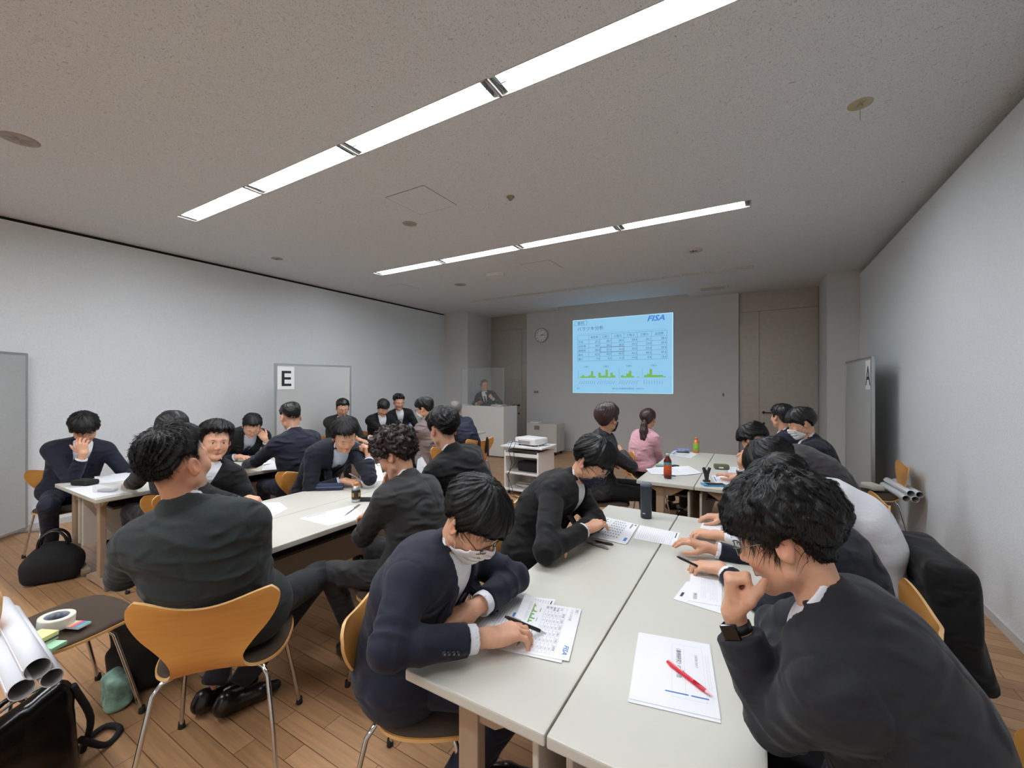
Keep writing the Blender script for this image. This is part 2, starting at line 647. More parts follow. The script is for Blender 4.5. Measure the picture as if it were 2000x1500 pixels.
# table: header + five rows, seven columns
cxs = [.055, .175, .295, .415, .54, .67, .805, .945]
rys = [.215, .278, .335, .392, .450, .508, .566]
mb = MB()
for c in cxs:
    sline(mb, [(c, rys[0]), (c, rys[-1])], .0025)
for r in rys:
    sline(mb, [(cxs[0], r), (cxs[-1], r)], .0025)
sline(mb, [(.055, .195), (.945, .195)], .0012)
for (x0, y0, x1, y1) in ((.02, .02, .155, .075),):
    sline(mb, [(x0, y0), (x1, y0)], .003)
    sline(mb, [(x0, y1), (x1, y1)], .003)
    sline(mb, [(x0, y0), (x0, y1)], .003)
    sline(mb, [(x1, y0), (x1, y1)], .003)
mb.build('table_lines', smat('line', '5f96bd', .85), slide)
mb = MB()
x0, y0, x1, y1 = cxs[2] + .006, rys[3] - .006, cxs[4], rys[4] + .006
for w in ([(x0, y0), (x1, y0)], [(x0, y1), (x1, y1)], [(x0, y0), (x0, y1)], [(x1, y0), (x1, y1)]):
    sline(mb, w, .004, 3)
mb.build('highlight_frame', smat('red', '8f6f95', .8), slide)
mb = MB()
stext(mb, '事例', .088, .066, .05, align='CENTER')
stext(mb, 'バラツキ分析', .05, .150, .062)
hd = ['発生数', '工程①', '工程②', '工程③', '工程④', '出荷数']
for i, s in enumerate(hd):
    stext(mb, s, (cxs[i + 1] + cxs[i + 2]) / 2, rys[1] - .017, .036, align='CENTER')
rows = [('平均', '29.2 28.7 28.5 28.6 26.1 28.3'), ('中央値', '28.0 30.5 28.0 29.5 23.0 29.0'), ('最頻値', '28.0 37.0 16.0 30.0 23.0 29.0'),
        ('最大', '52.0 44.0 45.0 45.5 48.5 47.5'), ('最小', '7.0 9.5 11.0 14.0 9.0 13.0')]
for j, (a, b) in enumerate(rows):
    stext(mb, a, cxs[0] + .006, rys[j + 2] - .014, .036)
    for i, s in enumerate(b.split()):
        stext(mb, s, cxs[i + 2] - .004, rys[j + 2] - .014, .038, align='RIGHT')
for i, x in enumerate((.15, .358, .59, .825)):
    stext(mb, '工程' + '①②③④'[i], x, .655, .026, align='CENTER')
stext(mb, 'NPO法人改善強化支援協会　2023/11/6', .42, .947, .024)
stext(mb, '8 4', .05, .947, .026)
mb.build('slide_text', smat('text', '4d7396', .8), slide)
mb = MB()
stext(mb, 'FISA', .76, .085, .095, shear=.3, bold=.0022 * SH, sx=1.22)
mb.build('slide_logo', smat('logo', '4a83d6', .95), slide)
mb = MB()
charts = [(.078, .0243, [2, 4, 2, 2, 3.5, 9.5, 2.5], .795), (.278, .025, [7, 3, 3, 11, 1.5, 7, 3], .795), (.51, .026, [3, 2, 5.5, 9, 2], .795), (.735, .025, [3, 4.5, 11, 3, 3, 3, 3, 1.2], .795)]
for (x, w, hs, yb) in charts:
    for i, h in enumerate(hs):
        srect(mb, x + i * w, yb - h * .0095, x + (i + 1) * w, yb, 2)
srect(mb, .665, .785, .690, .793, 2)
mb.build('green_bars', smat('green', '84c35f', .85), slide)
mb = MB()
for (x, n, st, slant) in ((.07, 8, .023, 1), (.27, 8, .023, 1), (.49, 8, .024, 1), (.735, 8, .024, 0)):
    for i in range(n):
        a, b = SM(x + i * st, .880, 3), SM(x + i * st + (.018 if slant else 0), .835, 3)
        w = Vector((.0035, 0, 0))
        mb.add([a - w, a + w, b + w, b - w], [(0, 1, 2, 3)])
for x in (.058, .488, .715):
    for k in range(6):
        srect(mb, x, .685 + k * .021, x + .007, .690 + k * .021, 3)
mb.build('axis_ticks', smat('tick', '6d93b0', .8), slide)
# ================================================================== TABLES
TZ = 0.70
m_top = mat('table_laminate', 'c8c6bb', .38, noise=.015, nscale=300)
m_edge = mat('table_edge', 'bfb8a8', .5)
m_post = mat('taupe_paint', 'a48d76', .45)
m_panel = mat('modesty_board', 'bfb8ab', .6)
m_shelfm = mat('dark_shelf', '4a443c', .6)
m_caster = mat('grey_plastic', '8a8a88', .5)


def make_table(name, x0, x1, y0, y1, seat_side, label, group, z=TZ):
    """folding meeting table; seat_side +1: sitters on +x, modesty board on the other side"""
    cx, cy = (x0 + x1) / 2, (y0 + y1) / 2
    w, L = (x1 - x0) / 2, (y1 - y0) / 2
    t = empty(name, (cx, cy, 0), 0, label, 'table', group)
    g = .0025
    MB().box((-w + g, -L + g, z - .03), (w - g, L - g, z), bev=.005).build('table_top', [m_top], t)
    bx = -seat_side * (w - .045)
    xa, xb = sorted((bx - .009, bx + .009))
    MB().box((xa, -L + .04, z - .42), (xb, L - .04, z - .06), bev=.004).build('modesty_panel', m_panel, t)
    xa, xb = sorted((bx + seat_side * .03, bx + seat_side * .27))
    MB().box((xa, -L + .14, z - .13), (xb, L - .14, z - .115)).box((xa, -L + .14, z - .13), (xa + .01, L - .14, z - .05)).build('under_shelf', m_shelfm, t)
    MB().box((-.025, -L + .1, z - .075), (.025, L - .1, z - .035)).build('beam', m_post, t)
    for s in (-1, 1):
        yy = s * (L - .085)
        lx = seat_side * .045
        lg = MB().box((lx - .033, yy - .02, .06), (lx + .033, yy + .02, z - .05), bev=.006)
        lg.prism([(-w + .06, 0), (w - .06, 0), (w - .10, -.03), (.04, -.085), (-.04, -.085), (-w + .10, -.03)], -.012, .012,
                 M=Matrix.Translation((0, yy, z - .03)) @ Matrix.Rotation(math.pi / 2, 4, 'X'))
        lo = lg.build('leg', m_post, t)
        MB().prism([(-w + .05, .03), (w - .05, .03), (w - .05, .055), (.06, .085), (-.06, .085), (-w + .05, .055)], -.025, .025,
                   M=Matrix.Translation((0, yy, 0)) @ Matrix.Rotation(math.pi / 2, 4, 'X')).build('foot', m_post, lo)
        for q in (-1, 1):
            MB().lathe([(0, -.012), (.022, -.012), (.025, -.006), (.025, .006), (.022, .012), (0, .012)], 18,
                       M=Matrix.Translation((q * (w - .075), yy, .025)) @ Matrix.Rotation(math.pi / 2, 4, 'Y')).box(
                (q * (w - .075) - .016, yy - .016, .03), (q * (w - .075) + .016, yy + .016, .05), bev=.004).build('caster', m_caster, lo)
    return t


G1 = (-.875, -.427, .022)
G1Y = (.878, 2.785)
make_table('folding_table', G1[0], G1[1], *G1Y, -1, 'nearest pale table, left of the centre seam, with the open handout', 'near pair of tables')
make_table('folding_table', G1[1], G1[2], *G1Y, 1, 'nearest pale table, right of the centre seam, with the red pen', 'near pair of tables')
G2Y = (.98, 2.92)
make_table('folding_table', -3.0, -2.545, *G2Y, -1, 'middle left table with the navy pencil case', 'middle left pair of tables')
make_table('folding_table', -2.545, -2.09, *G2Y, 1, 'middle left table with the dark under shelf facing the camera', 'middle left pair of tables')
G3Y = (1.06, 2.95)
make_table('folding_table', -4.98, -4.51, *G3Y, -1, 'far left table touching the navy suited man', 'far left pair of tables')
make_table('folding_table', -4.51, -4.04, *G3Y, 1, 'far left table with the clear plastic case', 'far left pair of tables')
G4Y = (4.15, 6.0)
make_table('folding_table', -4.98, -4.51, *G4Y, -1, 'back table by left wall in front of the three dark suited men', 'back left pair of tables')
make_table('folding_table', -4.51, -4.04, *G4Y, 1, 'back table near lectern with the clear water bottle', 'back left pair of tables')
G5Y = (3.62, 5.46)
make_table('folding_table', -.895, -.437, *G5Y, -1, 'back right table with the red tea bottle', 'back right pair of tables')
make_table('folding_table', -.437, .022, *G5Y, 1, 'back right table with the blue phone case', 'back right pair of tables')

# ================================================================== CHAIRS
m_ply = mat('amber_veneer', 'c98d45', .36, noise=.05, nscale=6, stretch=(1, 1, 12))
m_plyedge = mat('ply_edge', 'd9ae72', .45)
m_pad = mat('brown_seat_fabric', '43362a', .9, noise=.12, nscale=350)
m_chrome = mat('chrome', 'c9c9c9', .14, metal=1.0)
m_rubber = mat('black_rubber', '1a1917', .7)


def chair_shell():
    """butterfly-back moulded plywood shell; x right, y forward (seat front +y), z up"""
    # centre line (y, z) and half width along it
    prof = [(.235, .425, .10), (.225, .440, .165), (.19, .450, .205), (.12, .452, .228), (.04, .446, .232), (-.04, .440, .222), (-.10, .440, .195),
            (-.145, .450, .150), (-.175, .478, .118), (-.192, .520, .115), (-.203, .57, .150), (-.214, .62, .195), (-.225, .665, .225), (-.236, .70, .238),
            (-.245, .733, .235), (-.251, .757, .212)]
    n = len(prof)
    # smooth resample
    P = np.array(prof)
    ts = np.linspace(0, n - 1, 46)
    Q = np.zeros((len(ts), 3))
    for k, t in enumerate(ts):
        i = int(min(max(math.floor(t), 0), n - 2))
        f = t - i
        p0, p1, p2, p3 = P[max(i - 1, 0)], P[i], P[i + 1], P[min(i + 2, n - 1)]
        Q[k] = .5 * ((2 * p1) + (-p0 + p2) * f + (2 * p0 - 5 * p1 + 4 * p2 - p3) * f * f + (-p0 + 3 * p1 - 3 * p2 + p3) * f ** 3)
    m = 19
    th = .0055
    grid = []
    for k in range(len(ts)):
        y, z, w = Q[k]
        y0, z0, _ = Q[max(k - 1, 0)]
        y1, z1, _ = Q[min(k + 1, len(ts) - 1)]
        tx = Vector((0, y1 - y0, z1 - z0)).normalized()
        nn = Vector((0, -tx.z, tx.y))   # towards sitter
        if nn.z + .5 * nn.y < 0:
            nn = -nn
        t = ts[k] / (n - 1)
        row = []
        for j in range(m):
            s = -1 + 2 * j / (m - 1)
            x = s * w
            # dish: seat edges curl down in front, back edges curl forward
            back = max(0, min(1, (t - .6) / .3))
            curl = .035 * back * s * s - .012 * (1 - back) * s * s
            dip = 0
            if t > .85:
                dip = -(1 - s * s) ** 2 * .030 * ((t - .85) / .15)
            p = Vector((x, y + nn.y * curl, z + nn.z * curl + dip))
            row.append((p, nn))
        grid.append(row)
    vs, fs = [], []
    for sgn in (1, -1):
        for row in grid:
            for (p, nn) in row:
                vs.append(p + nn * th * sgn)
    K = len(grid)
    off = K * m
    for k in range(K - 1):
        for j in range(m - 1):
            a, b, c, d = k * m + j, k * m + j + 1, (k + 1) * m + j + 1, (k + 1) * m + j
            fs.append((a, d, c, b))
            fs.append((off + a, off + b, off + c, off + d))
    rim = [j for j in range(m)] + [k * m + m - 1 for k in range(1, K)] + [(K - 1) * m + j for j in range(m - 2, -1, -1)] + [k * m for k in range(K - 2, 0, -1)]
    ef = []
    for i in range(len(rim)):
        a, b = rim[i], rim[(i + 1) % len(rim)]
        ef.append((a, b, b + off, a + off))
    mb = MB().add(vs, fs, 0, True)
    mb.add(vs, ef, 1, True)
    return mb, grid, m


shell_mb, CG, CM = chair_shell()
chair0 = empty('plywood_chair', (0, 0, 0))
shell_mb.build('seat_shell', [m_ply, m_plyedge], chair0)
# seat pad follows the seat part of the shell
vs, fs = [], []
rows_ = [r for i, r in enumerate(CG) if 1 <= i <= 22]
for sgn, hgt in ((0, .016), (1, .006)):
    for ri, row in enumerate(rows_):
        for j in range(CM):
            p, nn = row[j]
            edge = .965 if sgn == 0 else .975
            vs.append(Vector((p.x * edge, p.y, p.z)) + nn * hgt)
K = len(rows_)
for k in range(K - 1):
    for j in range(CM - 1):
        a, b, c, d = k * CM + j, k * CM + j + 1, (k + 1) * CM + j + 1, (k + 1) * CM + j
        fs.append((a, d, c, b))
rim = [j for j in range(CM)] + [k * CM + CM - 1 for k in range(1, K)] + [(K - 1) * CM + j for j in range(CM - 2, -1, -1)] + [k * CM for k in range(K - 2, 0, -1)]
for i in range(len(rim)):
    a, b = rim[i], rim[(i + 1) % len(rim)]
    fs.append((a, b, b + K * CM, a + K * CM))
MB().add(vs, fs, 0, True).build('seat_pad', m_pad, chair0)
for sx in (-1, 1):
    for sy in (-1, 1):
        pts = [(0, sy * .02 - .01, .425), (sx * .10, sy * .075 - .01, .428), (sx * .165, sy * .125 - .01, .418), (sx * .185, sy * .145 - .01, .39),
               (sx * .215, sy * .19 - .01, .18), (sx * .235, sy * .225 - .01, .012)]
        lg = MB().tube(pts, .0085, 10).build('leg', m_chrome, chair0)
        MB().lathe([(0, 0), (.013, 0), (.014, .006), (.012, .03), (.008, .032)], 12, M=Matrix.Translation((sx * .2355, sy * .2265 - .01, 0))).build('rubber_foot', m_rubber, lg)
MB().lathe([(0, .420), (.07, .420), (.075, .428), (.07, .436), (0, .436)], 20, M=Matrix.Translation((0, -.01, 0))).build('mounting_plate', m_chrome, chair0)

_chair_used = [False]


def chair(x, y, face, label, group='orange plywood chairs'):
    """face: direction (deg, 0 = +x, 90 = +y) the sitter looks"""
    o = chair0 if not _chair_used[0] else copy_tree(chair0)
    _chair_used[0] = True
    o.location = (x, y, 0)
    o.rotation_euler = (0, 0, math.radians(face - 90))
    return tag(o, label, 'chair', group)


# ================================================================== FURNITURE AT THE FRONT
m_lect = mat('lectern_white', 'e2e0da', .45)
lc = empty('lectern', (-5.035, 7.33, 0), 0, 'wide white lectern in front of the standing speaker', 'lectern')
MB().box((-.535, 0, .02), (.535, .03, 1.055), bev=.003).build('front_panel', m_lect, lc)
for s in (-1, 1):
    xa, xb = sorted((s * .535, s * .505))
    MB().box((xa, .03, .02), (xb, .55, 1.055)).build('side_panel', m_lect, lc)
MB().box((-.505, .03, .93), (.505, .55, .96)).build('desk_top', m_lect, lc)
MB().box((-.52, .01, 0), (.52, .54, .02)).build('plinth', mat('dark_plinth', '3a3632', .6), lc)
m_acr = mat('clear_acrylic', 'dfe6e4', .04, trans=.0, alpha=.07, spec=.6)
m_acre = mat('acrylic_edge', 'b9c2bf', .2, alpha=.6)
sh = empty('clear_partition', (-5.0, 7.38, 1.055), 0, 'clear acrylic partition standing on the white lectern', 'partition')
MB().box((-.62, -.002, 0), (.47, .002, .80)).build('acrylic_sheet', m_acr, sh)
eb = MB().box((-.622, -.0035, .797), (.472, .0035, .803)).box((.468, -.0035, 0), (.474, .0035, .80)).box((-.624, -.0035, 0), (-.618, .0035, .80)).box((-.28, -.0035, 0), (-.276, .0035, .8))
eb.build('sheet_edge', m_acre, sh)
for x in (-.5, .40):
    MB().box((x - .04, -.08, -.001), (x + .04, .08, .02), bev=.003).build('stand_foot', m_white, sh)
tag(MB().box((-.16, -.01, 0), (.16, .20, .02), bev=.004).box((-.15, .17, .02), (.15, .185, .15), bev=.004).build('laptop', mat('pale_laptop', 'cfcfca', .4), None, (-4.72, 7.42, 1.055)) if False else
    MB().box((-.14, -.10, 0), (.14, .10, .022), bev=.003).build('document_tray', mat('pale_laptop', 'cfcfca', .4), None, (-4.70, 7.47, 1.062)), 'flat pale tray lying on right end of the lectern', 'tray')

# portable heater / cabinet by the wall
hc = empty('mobile_cabinet', (-4.02, 8.30, 0), 0, 'low pale grey cabinet on casters against the front wall', 'cabinet')
m_cab = mat('cabinet_grey', 'c6c4be', .5)
MB().box((-.36, -.20, .07), (.36, .22, .665), bev=.008).build('cabinet_body', m_cab, hc)
gb = MB()
for k in range(7):
    gb.box((-.17, -.207, .53 + k * .013), (-.04, -.2001, .536 + k * .013))
gb.build('vent_grille', mat('grille_dark', '6d6b67', .6), hc)
for x in (-.3, .3):
    for y in (-.15, .17):
        MB().lathe([(0, -.015), (.033, -.015), (.035, 0), (.033, .015), (0, .015)], 16, M=Matrix.Translation((x, y, .035)) @ Matrix.Rotation(math.pi / 2, 4, 'Y')).build('caster', m_rubber, hc)
tag(MB().box((-.11, -.07, 0), (.11, .07, .025), bev=.006).build('remote_box', m_white, None, (-4.22, 8.22, .665)), 'small white box lying on the grey cabinet', 'box')

# projector cart
CX0, CX1, CY0, CY1 = -3.03, -2.50, 4.95, 5.45
ct = empty('projector_cart', ((CX0 + CX1) / 2, (CY0 + CY1) / 2, 0), 0, 'white open shelf cart carrying the projector', 'cart')
w, d = (CX1 - CX0) / 2, (CY1 - CY0) / 2
for s in (-1, 1):
    xa, xb = sorted((s * w, s * (w - .022)))
    MB().box((xa, -d, .05), (xb, d, .60), bev=.003).build('side_panel', m_white, ct)
for z in (.06, .29, .53):
    MB().box((-w + .022, -d, z), (w - .022, d, z + .02)).build('shelf', m_white, ct)
MB().box((-w + .022, -d, .55), (w - .022, -d + .015, .575)).build('front_rail', m_white, ct)
MB().box((-w + .022, d - .015, .08), (w - .022, d, .53)).build('back_panel', m_white, ct)
MB().box((-w - .06, -d + .0, .645), (w + .05, d - .02, .668), bev=.004).build('top_plate', m_white, ct)
MB().box((-.16, -.12, .60), (.16, .12, .645)).box((-w + .022, -d + .1, .59), (w - .022, d - .1, .602)).build('riser', mat('riser_grey', '6c6a66', .5), ct)
for s in (-1, 1):
    MB().tube([(s * w * .96 - .02 * s, -d + .06, .667), (s * w * .96 - .02 * s, -d + .06, .70), (s * w * .96 + .015 * s, -d + .12, .705), (s * w * .96 + .015 * s, d - .16, .705), (s * w * .96 - .02 * s, d - .1, .70), (s * w * .96 - .02 * s, d - .1, .667)], .005, 8).build('guard_rail', m_chrome, ct)
    for q in (-1, 1):
        MB().lathe([(0, -.012), (.023, -.012), (.025, 0), (.023, .012), (0, .012)], 14, M=Matrix.Translation((s * (w - .05), q * (d - .05), .025)) @ Matrix.Rotation(math.pi / 2, 4, 'Y')).build('caster', m_rubber, ct)
pj = empty('projector', (-2.72, 5.17, .668), math.radians(-14), 'white projector aimed at the slide, on the cart', 'projector')
MB().box((-.185, -.14, .02), (.185, .14, .112), bev=.022).build('projector_body', m_white, pj)
MB().box((-.12, -.145, .035), (.10, -.137, .075)).build('port_panel', mat('port_grey', '9a9a9a', .5), pj)
MB().lathe([(0, -.014), (.036, -.014), (.04, 0), (.036, .012), (.025, .012), (.02, .003), (0, .003)], 20, M=Matrix.Translation((.07, .145, .066)) @ Matrix.Rotation(-math.pi / 2, 4, 'X')).build('lens', mat('lens_black', '0d0e12', .08), pj)
for x in (-.13, .13):
    for y in (-.1, .1):
        MB().lathe([(0, 0), (.011, 0), (.011, .024), (0, .024)], 10, M=Matrix.Translation((x, y, 0))).build('projector_foot', m_rubber, pj)
m_cable = mat('black_cable', '151413', .5)
for k, (dx, sw) in enumerate(((-.02, .0), (.03, .05))):
    tag(MB().tube([(-2.83 + dx, 5.01, .72), (-2.86 + dx, 4.92, .74), (-2.90 + dx * 1.5, 4.90, .62), (-2.88 + sw, 4.905, .45), (-2.93 - sw * .4, 4.90, .28), (-2.90 + dx, 4.90, .10), (-2.86 + dx, 4.88, .012), (-2.7 + dx, 4.8, .01)], .004, 8).build('power_cable', m_cable),
        'black cable from the projector down the %s of the cart front' % ('outer edge' if k == 0 else 'inner side'), 'cable')
# things on the cart shelves
tag(MB().box((-.16, -.09, 0), (.16, .09, .14), bev=.03).build('camera_bag', mat('black_nylon', '17171a', .8, noise=.1, nscale=80), None, (-2.72, 5.15, .31)), 'black bag on the middle shelf of the projector cart', 'bag')
mb = MB()
random.seed(4)
for k in range(5):
    a = random.uniform(0, 3)
    r_ = .05 + .012 * k
    mb.tube([(r_ * 1.8 * math.cos(t + a) - .0, r_ * math.sin(t + a) * .9, .012 + .008 * k + .004 * math.sin(3 * t)) for t in np.linspace(0, 6.28, 26)[:-1]], .005, 6, closed=True)
tag(mb.build('coiled_cable', mat('cream_cable', 'd8d4c4', .5), None, (-2.76, 5.12, .081)), 'cream coiled cable on the bottom shelf of the cart', 'cable')
tag(MB().box((-.15, -.03, 0), (.15, .03, .035), bev=.006).tube([(.15, 0, .02), (.22, -.03, .01), (.3, .02, .008), (.36, .1, .008)], .005, 6).tube([(-.15, 0, .02), (-.1, -.02, .045), (-.02, 0, .05)], .006, 6).build('power_strip', m_rubber, None, (-2.86, 4.62, 0)), 'black power strip on the floor before the cart', 'power strip')

# ================================================================== DISPLAY BOARDS
def punched_mat():
    m = mat('punched_board', 'b9bbba', .6)
    nt = m.node_tree
    b = nt.nodes['Principled BSDF']
    tc = nt.nodes.new('ShaderNodeTexCoord')
    v = nt.nodes.new('ShaderNodeTexVoronoi')
    v.inputs['Scale'].default_value = 40
    v.inputs['Randomness'].default_value = 0
    nt.links.new(tc.outputs['Object'], v.inputs['Vector'])
    r = nt.nodes.new('ShaderNodeMapRange')
    r.inputs[1].default_value, r.inputs[2].default_value = .16, .22
    r.inputs[3].default_value, r.inputs[4].default_value = .45, 1
    nt.links.new(v.outputs['Distance'], r.inputs[0])
    s = nt.nodes.new('ShaderNodeVectorMath')
    s.operation = 'SCALE'
    s.inputs[0].default_value = lin('b4b6b4')[:3]
    nt.links.new(r.outputs[0], s.inputs['Scale'])
    nt.links.new(s.outputs[0], b.inputs['Base Color'])
    return m


m_punch = punched_mat()


def board(p0, p1, z0, z1, letter, label, side=1, at=1, plain=False):
    """display panel from p0 to p1; paper with a letter near the top at the p0 (at=0) or p1 end, on the camera side"""
    p0, p1 = Vector(p0), Vector(p1)
    L = (p1 - p0).length
    a = math.atan2(p1.y - p0.y, p1.x - p0.x)
    e = empty('display_board', (p0.x, p0.y, 0), a, label, 'display board')
    t = .016
    MB().box((.02, -t + .004, z0 + .02), (L - .02, t - .004, z1 - .02)).build('board_panel', m_punch if not plain else mat('plain_board', 'b6bab9', .6, noise=.04, nscale=60), e)
    fr = MB().box((0, -t, z0), (.025, t, z1), bev=.004).box((L - .025, -t, z0), (L, t, z1), bev=.004).box((.02, -t, z1 - .02), (L - .02, t, z1)).box((.02, -t, z0), (L - .02, t, z0 + .02))
    fr.build('board_frame', m_alu, e)
    for x in (.0125, L - .0125):
        MB().tube([(x, 0, .02), (x, 0, z0 + .02)], .012, 8).box((x - .015, -.17, .0), (x + .015, .17, .02), bev=.003).build('board_leg', m_alu, e)
    if letter:
        c = .10 + .045 if at == 0 else L - .145
        sh_ = MB().box((c - .11, side * (t + .0005) - .0004, z1 - .36), (c + .11, side * (t + .0005) + .0004, z1 - .04)).build('letter_sheet', mat('sheet_white', 'e8eaea', .7), e)
        vs, fs = text_mesh(letter, .30, align='CENTER', bold=.004)
        mb = MB()
        mb.add([Vector((c + (v.x if side < 0 else -v.x), side * (t + .0018), z1 - .31 + v.y)) for v in vs], fs if side < 0 else [tuple(reversed(f)) for f in fs])
        mb.build('letter', mat('black_print', '141414', .6), sh_)
    return e


board((-5.72, 3.30), (-5.50, 4.38), .15, 1.805, 'E', 'punched display board with the letter E beside left wall', side=-1, at=0)
board((1.07, 5.82), (1.05, 7.22), .10, 1.82, 'A', 'display board with the letter A standing along right wall', side=1, at=0)
board((-5.55, .18), (-6.47, 1.18), .04, 1.835, None, 'plain grey display board cut by left edge of the picture', side=-1, plain=True)
# ================================================================== IMPLICIT SURFACES FOR PEOPLE
F32 = np.float32
QUAL = 1.0        # voxel multiplier


def A3(v):
    return np.array(tuple(v), dtype=np.float64)


def nrm(v):
    v = np.asarray(v, dtype=float)
    return v / (np.linalg.norm(v) + 1e-12)


def smin(a, b, k):
    h = np.clip(.5 + .5 * (b - a) / k, 0, 1)
    return b + (a - b) * h - k * h * (1 - h)


def smax(a, b, k):
    return -smin(-a, -b, k)


def cone(p, a, b, ra, rb):
    a, b = np.asarray(a, F32), np.asarray(b, F32)
    ab = b - a
    t = np.clip(((p - a) @ ab) / (ab @ ab + 1e-9), 0, 1)
    q = p - a - t[:, None] * ab
    return np.sqrt(np.einsum('ij,ij->i', q, q)) - (ra + (rb - ra) * t)


def conet(p, a, b):
    a, b = np.asarray(a, F32), np.asarray(b, F32)
    ab = b - a
    return ((p - a) @ ab) / (ab @ ab + 1e-9)


def ell(p, c, r, R=None):
    q = p - np.asarray(c, F32)
    if R is not None:
        q = q @ np.asarray(R, F32)      # columns of R are the axes
    r = np.asarray(r, F32)
    k0 = np.sqrt(((q / r) ** 2).sum(1))
    k1 = np.sqrt(((q / (r * r)) ** 2).sum(1)) + 1e-6
    return k0 * (k0 - 1) / k1


def wob(p, s, seed=0.0, amp=1.0):
    """cheap smooth noise about -1..1"""
    x, y, z = p[:, 0] * s + seed, p[:, 1] * s + 1.7 * seed, p[:, 2] * s + 2.3 * seed
    a = np.sin(x + 1.3 * np.sin(y * 1.1 + .7 * np.sin(z))) + np.sin(y * 1.2 + 1.1 * np.sin(z * 1.3 + x * .6)) + np.sin(z * 1.1 + 1.2 * np.sin(x * .9 + .5 * y))
    return a * (amp / 3)


def mesh_sdf(f, lo, hi, h):
    """surface nets over a sparse grid -> verts (N,3), quads (M,4)"""
    lo = np.asarray(lo, float) - 2 * h
    hi = np.asarray(hi, float) + 2 * h
    C = 4
    nc = np.ceil((hi - lo) / (h * C)).astype(int) + 1
    H = h * C
    gx = [lo[i] + np.arange(nc[i] + 1) * H for i in range(3)]
    P = np.stack(np.meshgrid(*gx, indexing='ij'), -1).reshape(-1, 3).astype(F32)
    D = f(P).reshape(nc + 1)
    near = np.abs(D) < H * 1.9
    mk = np.zeros(nc, bool)
    for a in (0, 1):
        for b in (0, 1):
            for c in (0, 1):
                mk |= near[a:nc[0] + a, b:nc[1] + b, c:nc[2] + c]
    n = nc * C + 1
    G = np.repeat(np.repeat(np.repeat(D[:-1, :-1, :-1], C, 0), C, 1), C, 2)
    G = np.pad(G, ((0, 1), (0, 1), (0, 1)), mode='edge').astype(F32)
    M = np.zeros(n, bool)
    mf = np.repeat(np.repeat(np.repeat(mk, C, 0), C, 1), C, 2)
    M[:-1, :-1, :-1] |= mf
    M[1:, :-1, :-1] |= mf
    M[:-1, 1:, :-1] |= mf
    M[:-1, :-1, 1:] |= mf
    M[1:, 1:, :-1] |= mf
    M[1:, :-1, 1:] |= mf
    M[:-1, 1:, 1:] |= mf
    M[1:, 1:, 1:] |= mf
    idx = np.argwhere(M)
    pts = (lo + idx * h).astype(F32)
    out = np.empty(len(pts), F32)
    for s in range(0, len(pts), 200000):
        out[s:s + 200000] = f(pts[s:s + 200000])
    G[M] = out
    S = G < 0
    N = n - 1
    any_, all_ = np.zeros(N, bool), np.ones(N, bool)
    for a in (0, 1):
        for b in (0, 1):
            for c in (0, 1):
                q = S[a:N[0] + a, b:N[1] + b, c:N[2] + c]
                any_ |= q
                all_ &= q
    act = any_ & ~all_ & mf
    cells = np.argwhere(act)
    if len(cells) == 0:
        return np.zeros((0, 3)), np.zeros((0, 4), int)
    vid = -np.ones(N, np.int64)
    vid[act] = np.arange(len(cells))
    acc = np.zeros((len(cells), 3))
    cnt = np.zeros(len(cells))
    for ax in range(3):
        o1, o2 = [i for i in range(3) if i != ax]
        for a in (0, 1):
            for b in (0, 1):
                off = np.zeros(3, int)
                off[o1], off[o2] = a, b
                i0 = cells + off
                i1 = i0.copy()
                i1[:, ax] += 1
                g0 = G[i0[:, 0], i0[:, 1], i0[:, 2]]
                g1 = G[i1[:, 0], i1[:, 1], i1[:, 2]]
                cr = (g0 < 0) != (g1 < 0)
                t = np.where(cr, g0 / np.where(cr, g0 - g1, 1), 0)
                p = i0.astype(float)
                p[:, ax] += t
                acc[cr] += p[cr]
                cnt[cr] += 1
    V = lo + acc / cnt[:, None] * h
    Q = []
    for ax in range(3):
        o1, o2 = (ax + 1) % 3, (ax + 2) % 3
        s0 = [slice(None)] * 3
        s1 = [slice(None)] * 3
        s0[ax], s1[ax] = slice(0, -1), slice(1, None)
        A, B = S[tuple(s0)], S[tuple(s1)]
        e = np.argwhere(A != B)
        ok = (e[:, o1] > 0) & (e[:, o2] > 0) & (e[:, o1] < n[o1] - 1) & (e[:, o2] < n[o2] - 1)
        e = e[ok]
        flip = A[e[:, 0], e[:, 1], e[:, 2]]
        def cid(d1, d2):
            c = e.copy()
            c[:, o1] -= d1
            c[:, o2] -= d2
            return vid[c[:, 0], c[:, 1], c[:, 2]]
        q = np.stack([cid(1, 1), cid(0, 1), cid(0, 0), cid(1, 0)], 1)
        q[~flip] = q[~flip][:, ::-1]
        Q.append(q[(q >= 0).all(1)])
    return V, np.concatenate(Q)


